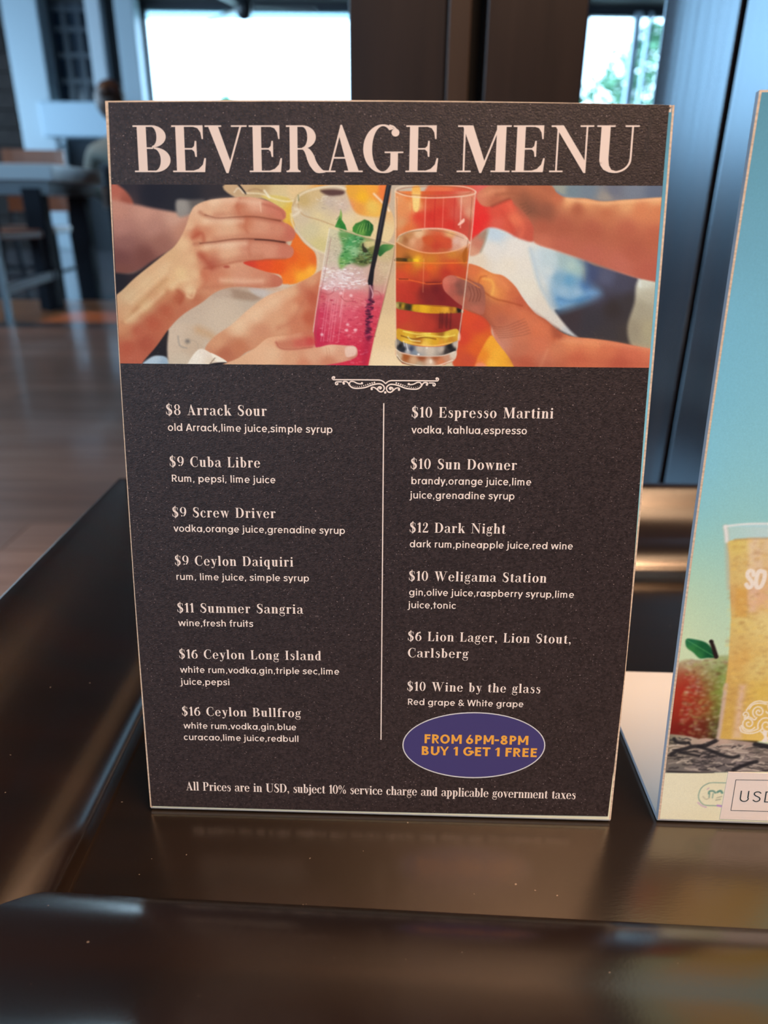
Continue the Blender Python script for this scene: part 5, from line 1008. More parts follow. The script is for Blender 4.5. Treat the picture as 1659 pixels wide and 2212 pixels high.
def stand(fr, H, dep, T, root, round_r=.0016, tiltx=0):
    """L-shaped bent sheet: leaning face, tight bend, foot running back on the table. Local axes of fr."""
    wn = Matrix(fr.mw.to_3x3()).inverted()
    up = wn @ Vector((0, 0, 1)); back = Vector((0, 1, 0)); back = back-Vector(fr.mw.to_3x3() @ Vector((1, 0, 0)))*0
    bk = wn @ back; bk.x = 0; bk.normalize()               # runs back along the table, across the width direction
    upn = Vector((0, up.y, up.z)).normalized()
    # centre line of the outer skin in the (v, n) plane: start at the top of the face
    A_ = Vector((0, H, 0)); B_ = Vector((0, round_r, 0)); C_ = bk*round_r; D2 = bk*dep
    outer_l = [A_, B_]
    for i in range(1, 7):
        t = i/7; outer_l.append((B_*(1-t)**2)+(C_*t*t))
    outer_l += [C_, D2]
    # inner skin = outer moved inward by the thickness
    def inward(i):
        a = outer_l[max(i-1, 0)]; b = outer_l[min(i+1, len(outer_l)-1)]; d = (b-a).normalized(); q = Vector((0, -d.z, d.y))
        ref = Vector((0, 1, -1)); 
        return q if q.dot(Vector((0, .3, -1))+upn) > 0 else -q
    def inward_(L_):
        o_ = []
        for i in range(len(L_)):
            a = L_[max(i-1, 0)]; b = L_[min(i+1, len(L_)-1)]; d = (b-a).normalized(); q = Vector((0, -d.z, d.y)); o_.append(q if q.dot(Vector((0, .3, -1))+upn) > 0 else -q)
        return o_
    n = len(outer_l); v = []; nx = 13; mid = [Vector((0, H*(1-k/10), 0)) for k in range(1, 10)]
    outer_l = [outer_l[0]]+mid+outer_l[1:]; q0 = inward_(outer_l); inner_l = [p+q*T for p, q in zip(outer_l, q0)]; n = len(outer_l)
    for k in range(nx):
        u = k/(nx-1)
        for p in outer_l+inner_l: v.append((*bowed(fr, u*fr.W, p.y), p.z))
    f = []; m2 = 2*n
    for k in range(nx-1):
        a = k*m2
        for j in range(n-1): f += [(a+j, a+j+1, a+m2+j+1, a+m2+j), (a+n+j, a+m2+n+j, a+m2+n+j+1, a+n+j+1)]
        f += [(a, a+m2, a+m2+n, a+n), (a+n-1, a+2*n-1, a+m2+2*n-1, a+m2+n-1)]
    for a in (0, (nx-1)*m2):
        for j in range(n-1): f.append((a+j, a+n+j, a+n+j+1, a+j+1))
    o = fixn(obj('bent_sheet', v, f, pvc, root)); o.data.materials.append(mat('shaded_sheet_edge', (.34, .32, .34), .6, spec=.2))  # side faces: same sheet, shade put in as a greyer colour
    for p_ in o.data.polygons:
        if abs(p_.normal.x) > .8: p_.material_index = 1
    return o
H1, H2 = f1.H, f2.H
s1_ = thing('menu_stand', (0, 0, 0), 'display stand with the black beverage menu pasted on its face', 'menu stand', mw=f1.mw)
stand(f1, H1, .11, .0024, s1_)
s2_ = thing('poster_stand', (0, 0, 0), 'display stand with a blue and green drink poster at the right edge', 'poster stand', mw=f2.mw)
stand(f2, H2, .112, .0024, s2_)
def lin(c):
    c = np.clip(np.asarray(c, np.float64)/255, 0, 1); return np.where(c <= .04045, c/12.92, ((c+.055)/1.055)**2.4)
def sheet(name, fr, quad, off, m, parent, thick=.0002):
    """a flat pasted sheet whose four corners lie on the sight lines in quad (tl,tr,br,bl pixels) or metres"""
    q = [fr.px(*p, off) if abs(p[0]) > 2 else p for p in quad]
    v = [(a, b, off) for a, b in q]+[(a, b, off-thick) for a, b in q]
    return fixn(obj(name, v, [(0, 3, 2, 1), (4, 5, 6, 7), (0, 1, 5, 4), (1, 2, 6, 5), (2, 3, 7, 6), (3, 0, 4, 7)], m, parent))
def painted(name, us, vs, off, sample, m, parent, warp=None):
    """print = a fine grid whose points carry the ink colours"""
    U, V = np.meshgrid(us, vs); cols = sample(U, V)
    if warp: X, Y = warp(U, V)
    else: X, Y = U, V
    nv, nu = U.shape; co = np.stack([X, Y, np.full_like(X, off)], -1).reshape(-1, 3).astype(np.float32)
    idx = np.arange(nv*nu).reshape(nv, nu); q = np.stack([idx[:-1, :-1], idx[1:, :-1], idx[1:, 1:], idx[:-1, 1:]], -1).reshape(-1, 4)
    me = bpy.data.meshes.new(name); me.vertices.add(len(co)); me.vertices.foreach_set('co', co.ravel())
    me.loops.add(q.size); me.loops.foreach_set('vertex_index', q.ravel().astype(np.int32)); me.polygons.add(len(q))
    me.polygons.foreach_set('loop_start', np.arange(0, q.size, 4, dtype=np.int32)); me.polygons.foreach_set('loop_total', np.full(len(q), 4, np.int32)); me.update()
    at = me.color_attributes.new('ink', 'FLOAT_COLOR', 'POINT'); c4 = np.ones((len(co), 4), np.float32); c4[:, :3] = cols.reshape(-1, 3); at.data.foreach_set('color', c4.ravel())
    me.materials.append(m); me.validate(); o = bpy.data.objects.new(name, me); COL.objects.link(o); o.parent = parent; return o
def bil(c, px, py):
    fx = np.clip((px-c.x0)*c.res, 0, c.w-1.001); fy = np.clip((py-c.y0)*c.res, 0, c.h-1.001); i, j = fx.astype(int), fy.astype(int); a, b = (fx-i)[..., None], (fy-j)[..., None]
    A = c.a; return A[j, i]*(1-a)*(1-b)+A[j, i+1]*a*(1-b)+A[j+1, i]*(1-a)*b+A[j+1, i+1]*a*b
def project(fr, U, V, off):
    P = np.stack([fr.o[k]+fr.u[k]*U+fr.v[k]*V+fr.n[k]*off-CO[k] for k in range(3)], -1); c_ = P @ RC
    return F*c_[..., 0]/c_[..., 2]+829.5, F*c_[..., 1]/c_[..., 2]+1106
# ---- the older poster under the menu and the poster of the right stand share one print
INK = np.array([1.0, 1.22, 1.42])                          # ink colours divided by the warm room light that falls on them
def poster_art():
    O = .0004
    def T(x, y):
        a, b = f2.px(x, y, O); return a*1000, (f2.H-b)*1000
    c = Canvas(0, 0, 212, 302, 4.0, (120, 178, 190)); Wm, Hm = f2.W*1000, f2.H*1000
    K = lambda x, y: T(1259+x/3.6875, 900+y/3.6875); Q = lambda x, y: T(1400+x/6.405, 1480+y/6.405); G6 = lambda x, y: T(1520+x/8.849, 1050+y/8.849)
    sky = []
    for y, col in ((200, (84, 136, 150)), (350, (96, 148, 164)), (500, (108, 160, 176)), (700, (118, 176, 194)), (850, (122, 182, 198)), (1000, (130, 190, 204)), (1100, (136, 192, 200)), (1150, (146, 196, 184)), (1220, (176, 204, 172)), (1300, (202, 212, 166)), (1400, (216, 218, 166)), (1520, (220, 216, 166))):
        yy = T(1600, y)[1]
        for x in (-10, 50, 105, 160, 220): sky.append((x, yy+(4 if x > 105 else 0), *col))
    c.poly([(-5, -5), (220, -5), (220, 310), (-5, 310)], sky, .5, sm=False, eps=12)
    yt_, yb_ = Q(265, 640)[1], Q(265, 1216)[1]
    c.poly([(50, yt_), (220, yt_), (220, yb_+1), (50, yb_+1)], (126, 110, 98), .5, sm=False); c.poly([(50, yb_), (220, yb_), (220, 310), (50, 310)], (234, 216, 178), .3, sm=False)
    # apple
    c.poly([(800, 1940), (850, 1935), (920, 1945), (1000, 1925), (1090, 1905), (1180, 1905), (1300, 1960), (1400, 2100), (1420, 2300), (1350, 2700), (1000, 2800), (700, 2800), (600, 2400), (640, 2100), (740, 1980)],
           [(850, 1950, 200, 196, 150), (1000, 1940, 206, 206, 156), (1130, 1930, 176, 184, 130), (900, 2010, 150, 110, 70), (1000, 2000, 150, 150, 96), (1100, 2020, 110, 130, 60), (1150, 2100, 120, 150, 60), (850, 2080, 170, 40, 26), (900, 2150, 160, 30, 24), (1000, 2100, 140, 120, 60), (1080, 2200, 130, 150, 60), (820, 2200, 176, 36, 24), (820, 2350, 160, 34, 24), (950, 2300, 160, 60, 30), (1100, 2330, 110, 120, 50), (800, 2500, 120, 24, 20), (950, 2500, 110, 34, 22), (1080, 2500, 50, 60, 26), (1100, 2620, 40, 40, 24), (900, 2620, 80, 20, 20)], 1, T=K, eps=4)
    reg = [(820, 1940), (1180, 1920), (1150, 2600), (760, 2600)]
    c.specks(reg, 700, [(226, 216, 190), (206, 190, 120), (90, 30, 20), (150, 170, 90)], (.15, .45), 4, .4, T=K)
    c.poly([(825, 1772), (900, 1776), (980, 1800), (1030, 1850), (1055, 1915), (990, 1922), (930, 1925), (880, 1880), (825, 1835)], [(860, 1800, 30, 100, 66), (950, 1830, 20, 84, 46), (1000, 1890, 16, 76, 44), (860, 1840, 60, 130, 60), (930, 1900, 50, 120, 60)], .5, T=K, eps=2)
    c.line([(830, 1780), (930, 1840), (1050, 1912)], (90, 160, 90), .25, .4, .8, T=K)
    c.line([(1022, 1790), (1040, 1840), (1062, 1912)], (40, 26, 24), 1.5, .5, 1, T=K, w2=1.9); c.ell(1024, 1792, 16, 10, (30, 22, 22), .5, T=K)
    # glass: left wall on the sight lines, right half is its mirror image
    gl = [T(1566, 1137), T(1574, 1200), T(1579, 1334), T(1574, 1420), T(1566, 1485), T(1551, 1597)]; ax = T(1700, 1350)[0]
    c.poly(gl+[(2*ax-x, y+.5) for x, y in reversed(gl)], [(*T(1600, 1180), 222, 190, 96), (*T(1590, 1230), 214, 176, 106), (*T(1600, 1250), 224, 190, 110), (*T(1586, 1290), 206, 156, 96), (*T(1600, 1290), 218, 152, 74), (*T(1600, 1340), 222, 192, 110), (*T(1590, 1400), 216, 176, 104), (*T(1600, 1420), 220, 160, 80), (*T(1590, 1500), 206, 156, 84), (*T(1575, 1560), 210, 160, 76), (*T(1640, 1180), 226, 190, 150), (*T(1640, 1240), 226, 184, 136), (*T(1640, 1290), 230, 172, 140), (*T(1650, 1350), 232, 204, 130), (*T(1640, 1440), 226, 196, 120), (*T(1650, 1500), 224, 180, 80), (*T(1640, 1560), 228, 180, 90), (*T(1655, 1590), 232, 186, 96), (ax, T(1600, 1300)[1], 226, 180, 110), (ax, T(1600, 1500)[1], 220, 176, 90)], .6, sm=False, eps=5)
    c.poly([(405, 770), (600, 740), (850, 720), (1300, 715), (2600, 720), (2600, 980), (1300, 1000), (850, 1000), (620, 1020), (440, 1060)], [(500, 850, 176, 206, 196), (700, 900, 168, 204, 200), (1000, 850, 196, 212, 206), (1300, 850, 186, 208, 204)], .5, sm=False, T=G6, alpha=.9)
    c.poly([(850, 1000), (1060, 1000), (1120, 1500), (1060, 1950), (980, 2400), (870, 2400), (830, 1900), (860, 1400)], [(950, 1100, 232, 196, 160), (950, 1500, 230, 196, 160), (950, 2000, 228, 176, 148)], 1.2, sm=False, T=G6, alpha=.7)
    c.poly([(1270, 0), (1350, 0), (1310, 300), (1290, 740), (1165, 735), (1210, 380)], [(1280, 100, 226, 180, 160), (1250, 400, 226, 180, 156), (1230, 700, 226, 186, 150)], 1.6, sm=False, T=Q, alpha=.75)
    c.poly([(620, 1955), (820, 1960), (820, 2500), (600, 2500)], [(700, 2050, 220, 160, 76), (720, 2300, 214, 156, 80)], 1, sm=False, T=G6, alpha=.8)
    c.line([(410, 780), (430, 900), (445, 1080), (455, 1400), (480, 1960)], (206, 166, 130), 1.4, 1.2, .55, T=G6); c.line([(1075, 0), (1030, 340), (985, 640), (965, 740)], (206, 170, 150), 1.8, .8, .85, T=Q)
    c.line([(405, 770), (600, 745), (850, 724), (1300, 716), (2500, 720)], (240, 226, 214), .8, .6, .9, T=G6); c.line([(412, 780), (430, 900), (440, 1050)], (236, 224, 214), 1.4, .8, .9, T=G6)
    c.line([(600, 1025), (800, 1015), (860, 1010), (1150, 1000), (1400, 990)], (170, 120, 70), .7, .8, .5, T=G6)
    c.specks([T(1582, 1170), T(1659, 1165), T(1659, 1580), T(1560, 1580)], 900, [(236, 206, 130), (190, 130, 70), (240, 190, 90), (170, 110, 60)], (.2, .6), 5, .35)
    # white lettering on the glass and the swirled tree emblem
    wh = (242, 218, 196)
    c.line([(955, 1700), (945, 1640), (900, 1615), (850, 1640), (840, 1720), (900, 1800), (930, 1870), (900, 1930), (850, 1935), (815, 1880)], wh, 1.7, .35, .95, T=G6)
    c.line([(1120, 1630), (1060, 1630), (1020, 1720), (1000, 1850), (1020, 1930), (1080, 1930), (1130, 1860), (1165, 1740), (1165, 1650), (1120, 1630)], wh, 1.8, .35, .95, T=G6)
    def spiral(x, y, r, turns, a0, dirn=1, w=.62):
        pts = [(x+r*(1-.86*i/30)*math.cos(a0+dirn*turns*6.2832*i/30), y+r*(1-.86*i/30)*math.sin(a0+dirn*turns*6.2832*i/30)) for i in range(31)]; c.line(pts, wh, w, .3, .95, T=Q)
    spiral(1530, 370, 88, 1.6, 2.2); spiral(1390, 530, 100, 1.7, .6); spiral(1640, 560, 125, 1.8, 2.8); spiral(1345, 410, 58, 1.2, 1.8, -1); spiral(1720, 300, 110, 1.6, 2.5, -1)
    for p in ([(1270, 580), (1290, 640), (1360, 665), (1450, 665), (1530, 640), (1580, 600)], [(1290, 560), (1330, 630), (1420, 640), (1510, 610)], [(1360, 350), (1400, 290), (1460, 240), (1540, 220), (1620, 235), (1700, 225)], [(1400, 330), (1450, 270), (1540, 250), (1640, 262)], [(1330, 450), (1400, 440), (1470, 480), (1500, 450)], [(1560, 640), (1600, 680), (1620, 720), (1600, 780)], [(1620, 680), (1640, 720), (1700, 760)]): c.line(p, wh, .62, .3, .95, T=Q)
    c.poly([(1585, 640), (1650, 640), (1640, 720), (1665, 780), (1570, 780), (1605, 720)], wh, .4, T=Q)
    # bark log
    top = [(60, 660), (340, 680), (450, 690), (600, 715), (700, 745), (800, 730), (900, 745), (1000, 740), (1200, 760), (1400, 785), (1660, 815), (2600, 880), (5200, 980)]
    LB = [(300, 1225), (200, 1225)]
    c.poly([(-200, 640)]+top+[(5200, 1180), (1100, 1208), (700, 1218), (265, 1215), (-300, 1215)], [(400, 720, 186, 164, 130), (360, 760, 96, 86, 70), (600, 760, 190, 160, 134), (800, 760, 200, 160, 136), (1050, 780, 206, 166, 140), (1400, 830, 196, 160, 140), (500, 850, 176, 146, 124), (900, 900, 150, 130, 116), (1200, 900, 160, 136, 120), (1500, 850, 90, 80, 70), (500, 1000, 120, 106, 90), (800, 980, 140, 120, 110), (1000, 1080, 96, 84, 80), (1300, 1050, 130, 112, 106), (400, 1120, 110, 98, 90), (700, 1150, 130, 112, 104), (1100, 1170, 110, 96, 90), (2200, 950, 130, 110, 100), (4200, 1080, 120, 104, 96)], .6, sm=False, T=Q, eps=3)
    rs = np.random.RandomState(11)
    for i in range(260):
        x = rs.uniform(260, 4800) if i % 3 else rs.uniform(260, 1660); lo = np.interp(x, [300, 1660, 4800], [720, 850, 980]); y = rs.uniform(lo, 1195); L = rs.uniform(30, 130); s_ = rs.uniform(-.35, .3)
        dk = rs.rand() < .5; c.line([(x-L, y-s_*L), (x-L*.3, y+rs.uniform(-12, 12)), (x+L*.3, y+rs.uniform(-12, 12)), (x+L, y+s_*L)], (46, 40, 40) if dk else (206, 180, 156), rs.uniform(.25, .9), .5, rs.uniform(.4, .85), T=Q)
    for p, w in (([(320, 960), (400, 910), (520, 880), (620, 850), (780, 840), (890, 790), (930, 770)], 1.9), ([(700, 850), (850, 900), (1000, 960), (1150, 1000), (1250, 980)], 1.6), ([(560, 790), (590, 830)], .8), ([(1180, 1170), (1300, 1120), (1440, 1070), (1500, 1060)], 1.8), ([(360, 740), (400, 790), (560, 800)], 1.4), ([(1480, 820), (1560, 830), (1660, 850)], 2.0), ([(450, 930), (600, 960), (700, 980)], 1.2), ([(270, 1195), (500, 1205), (900, 1215)], .8)):
        c.line(p, (36, 32, 34), w, .6, .9, T=Q)
    # bottom band
    c.poly([(-300, 1216), (265, 1216), (700, 1220), (1100, 1210), (5200, 1182), (5200, 2100), (-300, 2100)], [(400, 1400, 234, 216, 178), (1000, 1400, 232, 212, 172), (300, 1800, 236, 218, 180), (1000, 1850, 234, 216, 176)], .3, sm=False, T=Q)
    gr = (84, 128, 112)
    c.line([(1080, 1352), (900, 1350), (820, 1365), (740, 1420), (700, 1510), (705, 1580), (750, 1640), (820, 1665), (1020, 1668)], gr, .32, .3, .9, T=Q)
    for p, col, w in (([(840, 1500), (850, 1470), (900, 1465), (930, 1490)], (70, 120, 106), .8), ([(960, 1480), (1000, 1462), (1025, 1490)], (60, 116, 104), 1.0), ([(850, 1500), (845, 1550)], gr, .5), ([(900, 1500), (890, 1560)], gr, .4), ([(950, 1560), (1020, 1540)], (150, 140, 110), .4), ([(760, 1540), (800, 1580), (850, 1560)], (176, 160, 126), .4), ([(690, 1625), (740, 1665), (800, 1690)], (196, 150, 176), .6), ([(960, 1665), (1010, 1675)], (180, 110, 190), .9), ([(820, 1440), (840, 1425)], (190, 150, 160), .5), ([(940, 1590), (1000, 1580)], (140, 136, 110), .5)): c.line(p, col, w, .35, .75, T=Q)
    rs = np.random.RandomState(3); c.a *= (1+rs.normal(0, .014, c.a.shape[:2]+(1,)).astype(np.float32)); return c
pc = poster_art(); ink_m = mat('poster_ink', (.5, .5, .5), .6, spec=.15, vcol='ink', bump=((900, 900, 900), .12, .0003))
us = np.concatenate([np.arange(.0008, .062, .0003), np.arange(.062, .2076, .0024), [f2.W-.0006]]); vs = np.arange(.0018, f2.H-.0006, .00034)
def bow_grid(fr, U, V):
    t = V/fr.H; u = U/fr.W; b = 4*t*(1-t); l, r_, tp = fr.bow; return U+fr.shear*V-l*b*(1-u)+r_*b*u, V+tp*4*u*(1-u)*t*t
def poster_sample(U, V):
    X, Y = bow_grid(f2, U, V); return lin(bil(pc, X*1000, (f2.H-Y)*1000))*INK*POSTER_GAIN
POSTER_GAIN = 1.0
po = painted('drink_poster', us, vs, .0004, lambda U, V: np.clip(poster_sample(U, V), 0, .92), ink_m, s2_, warp=lambda U, V: bow_grid(f2, U, V))
# cream cut edges round the poster
def edge_strips(fr, root, off, w=.0010):
    H = fr.H
    def strip(pa):
        v = [(*bowed(fr, *p), off) for p in pa]; n2 = len(v); v += [(a, b, off-.0004) for a, b, _ in v]; h = n2//2
        f = []
        for k in range(h-1): f += [(2*k, 2*k+1, 2*k+3, 2*k+2), (n2+2*k, n2+2*k+2, n2+2*k+3, n2+2*k+1), (2*k, 2*k+2, n2+2*k+2, n2+2*k), (2*k+1, n2+2*k+1, n2+2*k+3, 2*k+3)]
        fixn(obj('cut_edge', v, f, cut, root))
    for x0, x1 in ((0, w), (fr.W-w*.7, fr.W)): strip([p for k in range(13) for p in ((x0, .0016+(H-.0016)*k/12), (x1, .0016+(H-.0016)*k/12))])
    strip([p for k in range(13) for p in ((w+(fr.W-2*w)*k/12, H-.0007), (w+(fr.W-2*w)*k/12, H))])
edge_strips(f2, s2_, .00035); edge_strips(f1, s1_, .00045, .0011)
def old_sample(U, V): return np.clip(lin(bil(pc, (f2.W-.001-U*.2)*1000, (f2.H-V)*1000))*INK, 0, .92)
po1 = painted('old_poster', np.linspace(.0011, f1.W-.0006, 24), np.arange(.0016, f1.H-.0007, .002), .0004, old_sample, ink_m, s1_, warp=lambda U, V: bow_grid(f1, U, V))
po1['label'] = 'older blue and green poster showing as a strip at the right edge'
# ---- price label pasted on the right poster
paper = mat('label_paper', (.84, .76, .70), .7, bump=((500, 500, 500), .3, .0003)); blackink = mat('black_ink', (.012, .030, .040), .6)
lq = [f2.px(1573.3, 1667.4, .0006), None, None, f2.px(1554.6, 1768.8, .0006)]; uu = Vector((1, -.004))
lq[1] = (.196, lq[0][1]-.0005); lq[2] = (.1965, lq[3][1]-.0030+.002)
lab_ = sheet('price_label', f2, lq, .00065, paper, s2_)
lab_['label'] = 'small white paper price label with a thin black frame'
# ================================================================ the menu sheet
MO = .00062
menu_m = mat('menu_black_print', (.047, .034, .036), .50, spec=.32, bump=((1500, 1500, 1500), .55, .0004))
# fine mottling and paper-white specks of the print
n = menu_m.node_tree.nodes; L = menu_m.node_tree.links; tcn = n.new('ShaderNodeTexCoord')
nz = n.new('ShaderNodeTexNoise'); nz.inputs['Scale'].default_value = 900; nz.inputs['Detail'].default_value = 3; L.new(tcn.outputs['Object'], nz.inputs[0])
rp = n.new('ShaderNodeValToRGB'); rp.color_ramp.elements[0].position = .35; rp.color_ramp.elements[0].color = (.019, .0128, .0136, 1); rp.color_ramp.elements[1].position = .66; rp.color_ramp.elements[1].color = (.044, .0305, .0315, 1); L.new(nz.outputs[0], rp.inputs[0])
nz2 = n.new('ShaderNodeTexNoise'); nz2.inputs['Scale'].default_value = 1350; nz2.inputs['Detail'].default_value = 1; L.new(tcn.outputs['Object'], nz2.inputs[0])
nz3 = n.new('ShaderNodeTexNoise'); nz3.inputs['Scale'].default_value = 45; L.new(tcn.outputs['Object'], nz3.inputs[0])
ad = n.new('ShaderNodeMath'); ad.operation = 'MULTIPLY_ADD'; ad.inputs[1].default_value = .10; L.new(nz3.outputs[0], ad.inputs[0]); L.new(nz2.outputs[0], ad.inputs[2])
r2 = n.new('ShaderNodeMapRange'); r2.inputs[1].default_value = .745; r2.inputs[2].default_value = .82; L.new(ad.outputs[0], r2.inputs[0])
mx = n.new('ShaderNodeMix'); mx.data_type = 'RGBA'; mx.inputs[7].default_value = (.20, .155, .155, 1); L.new(r2.outputs[0], mx.inputs[0]); L.new(rp.outputs[0], mx.inputs[6]); L.new(mx.outputs[2], n['Principled BSDF'].inputs['Base Color'])
left_e = smooth([(233.8, 221), (246, 540), (259.5, 784), (276.6, 1055), (293, 1300), (310, 1520), (327.5, 1741)], False, 4)
right_e = smooth([(1446, 227), (1431.5, 401), (1402, 794), (1391, 930), (1363, 1300), (1344.6, 1500), (1313, 1763.5)], False, 4)
bot_e = [(1313+(327.5-1313)*t, 1763.5+(1741-1763.5)*t+1.5*4*t*(1-t)) for t in (.2, .4, .6, .8)]; top_e = [(233.8+(1446-233.8)*t, 221+6*t-4.5*4*t*(1-t)) for t in (.15, .3, .5, .7, .85)]
loop_ = [tuple(p) for p in left_e]+list(reversed(bot_e))+[tuple(p) for p in reversed(right_e)]+list(reversed(top_e)); q_ = [f1.px(a, b, MO) for a, b in loop_]; nq = len(q_)
ms = fixn(obj('menu_sheet', [(a, b, MO) for a, b in q_]+[(a, b, MO-.0002) for a, b in q_], [tuple(range(nq)), tuple(reversed(range(nq, 2*nq)))]+[(k, nq+k, nq+(k+1) % nq, (k+1) % nq) for k in range(nq)], menu_m, s1_)); ms['label'] = 'black printed menu sheet pasted over the older poster'
photo = clinking_glasses()
PT = [f1.px(*p, MO+.00008) for p in ((240.2, 398.5), (1431, 401.5), (1402, 794.5), (259.6, 785))]
def photo_xy(S, Tt):
    tl, tr, br, bl = PT; X = (1-S)*(1-Tt)*tl[0]+S*(1-Tt)*tr[0]+S*Tt*br[0]+(1-S)*Tt*bl[0]; Y = (1-S)*(1-Tt)*tl[1]+S*(1-Tt)*tr[1]+S*Tt*br[1]+(1-S)*Tt*bl[1]; return X, Y
def photo_sample(S, Tt):
    X, Y = photo_xy(S, Tt); a, b = project(f1, X, Y, MO+.00008); return np.clip(lin(bil(photo, a, b))*INK_P, 0, .95)
INK_P = np.array([.98, 1.18, 1.32])
photo_m = mat('photo_ink', (.5, .5, .5), .6, spec=.12, vcol='ink', bump=((1200, 1200, 1200), .10, .0003))
pp = painted('photo_print', np.linspace(0, 1, 860), np.linspace(0, 1, 300), MO+.00008, photo_sample, photo_m, ms, warp=photo_xy)
pp['label'] = 'printed colour photograph of hands clinking cocktail glasses'
cream = mat('cream_ink', (.90, .81, .75), .55, spec=.3)
def letters(name, fr, F_, text, p0, p1, cap, off, m, parent, track=.06, fixed=None, th=.000012):
    """text between two baseline points given on sight lines; cap = cap height in metres; fits the width"""
    a = Vector(fr.px(*p0, off)); b = Vector(fr.px(*p1, off)); d = b-a; L_ = d.length; d.normalize(); e = Vector((-d.y, d.x)); v, f = [], []
    adv = [F_[ch][0] for ch in text]; nat = (sum(adv)-.06+track*(len(text)-1))*cap; sx = L_/nat; x = 0
    for ch in text:
        w_, g = F_[ch]
        for k, poly in enumerate(g):
            n0 = len(v); zz = off+th*(k % 23)/23*3
            for px_, py_ in poly:
                p = a+d*((x+px_)*cap*sx)+e*(py_*cap); v.append((p.x, p.y, zz))
            f.append(tuple(range(n0, n0+len(poly))))
        x += w_+track
    o = obj(name, v, f, m, parent); bm = bmesh.new(); bm.from_mesh(o.data)
    for q in bm.faces:
        if q.normal.z < 0: q.normal_flip()
    bm.to_mesh(o.data); bm.free(); return o
SF = serif_font(); NF = sans_font(.135); NB = sans_font(.20); NT = sans_font(.085)
LO = MO+.00010
# title: each letter on its own measured extent
title = [('B', 291.7, 369.5), ('E', 374.3, 446), ('V', 445.3, 535), ('E', 539.5, 609.7), ('R', 619, 704), ('A', 697, 783.5), ('G', 784.3, 870.5), ('E', 875.7, 945.7), ('M', 986.3, 1100.5), ('E', 1105, 1175), ('N', 1186, 1276.7), ('U', 1283.5, 1374)]
v, f = [], []
for ch, xa, xb in title:
    _, g = SF[ch]; xs = [p[0] for q in g for p in q]; lo, hi = min(xs), max(xs)
    yb = 371.8-.0*(xa-290); pa, pb, pt = f1.px(xa, yb, LO), f1.px(xb, yb, LO), f1.px((xa+xb)/2, yb-101.0, LO)
    h_ = pt[1]-(pa[1]+pb[1])/2; U_ = Vector(pb)-Vector(pa)
    for k, poly in enumerate(g):
        n0 = len(v)
        for a_, b_ in poly:
            t = (a_-lo)/(hi-lo); v.append((pa[0]+U_.x*t, pa[1]+U_.y*t+b_*h_, LO+.000002*(k % 23)))
        f.append(tuple(range(n0, n0+len(poly))))
o = obj('title_lettering', v, f, mat('title_cream_ink', (.78, .68, .62), .55, spec=.3), ms); bm = bmesh.new(); bm.from_mesh(o.data)
for q in bm.faces:
    if q.normal.z < 0: q.normal_flip()
bm.to_mesh(o.data); bm.free(); o['label'] = 'large cream title lettering'
CAP1 = Vector(f1.px(450, 896.5, LO)).y-Vector(f1.px(450, 919, LO)).y; CAP2 = Vector(f1.px(450, 920, LO)).y-Vector(f1.px(450, 935.6, LO)).y
names = [("$8 Arrack Sour", 358.6, 896.0, 575, 898.6), ("$9 Cuba Libre", 366.3, 1007.6, 561.2, 1010.2), ("$9 Screw Driver", 372.1, 1116.6, 594.4, 1119.3), ("$9 Ceylon Daiquiri", 377.6, 1220.8, 632.8, 1224.0), ("$11 Summer Sangria", 382.9, 1322.6, 653.7, 1325.8), ("$16 Ceylon Long Island", 386.9, 1422, 692.8, 1426.4), ("$16 Ceylon Bullfrog", 393, 1545.4, 648.8, 1549.4),
         ("$10 Espresso Martini", 888.7, 901.6, 1194.3, 904), ("$10 Sun Downer", 886.5, 1012.6, 1114.8, 1015.4), ("$12 Dark Night", 884.4, 1149.8, 1090.5, 1152.8), ("$10 Weligama Station", 882.6, 1254, 1179.1, 1258.7), ("$6 Lion Lager, Lion Stout,", 880.4, 1383.8, 1232.3, 1390.4), ("Carlsberg", 881, 1419.6, 1010.2, 1421.6), ("$10 Wine by the glass", 879, 1491.6, 1166.1, 1497.6)]
descs = [("old Arrack,lime juice,simple syrup", 362.3, 930.4, 718, 935.4), ("Rum, pepsi, lime juice", 370, 1040.4, 595, 1044), ("vodka,orange juice,grenadine syrup", 375.2, 1148.3, 745, 1153.4), ("rum, lime juice, simple syrup", 380, 1252.5, 667.5, 1256), ("wine,fresh fruits", 385.3, 1352.2, 546.7, 1354.2), ("white rum,vodka,gin,triple sec,lime", 389.3, 1453, 732.7, 1457.2), ("juice,pepsi", 390.6, 1478.9, 496, 1480.2), ("white rum,vodka,gin,blue", 396.7, 1573.6, 639.9, 1577.4), ("curacao,lime juice,redbull", 396.7, 1598.2, 644.8, 1602.6),
         ("vodka, kahlua,espresso", 888.7, 936, 1137.5, 938.2), ("brandy,orange juice,lime", 887.3, 1045.8, 1147.3, 1048.8), ("juice,grenadine syrup", 885.5, 1076.6, 1111, 1079.2), ("dark rum,pineapple juice,red wine", 884.4, 1182, 1237, 1187), ("gin,olive juice,raspberry syrup,lime", 883, 1286, 1239.5, 1291.6), ("juice,tonic", 881.5, 1313.4, 984.6, 1315.2), ("Red grape & White grape", 879.7, 1522.4, 1130.3, 1527.6)]
for t, x0, y0, x1, y1 in names: letters('item_name', f1, SF, t, (x0, y0), (x1, y1), CAP1, LO, cream, ms, .10)
for t, x0, y0, x1, y1 in descs: letters('item_description', f1, NF, t, (x0, y0), (x1, y1), CAP2, LO, cream, ms, .02)
CAPF = Vector(f1.px(800, 1697, LO)).y-Vector(f1.px(800, 1715.4, LO)).y
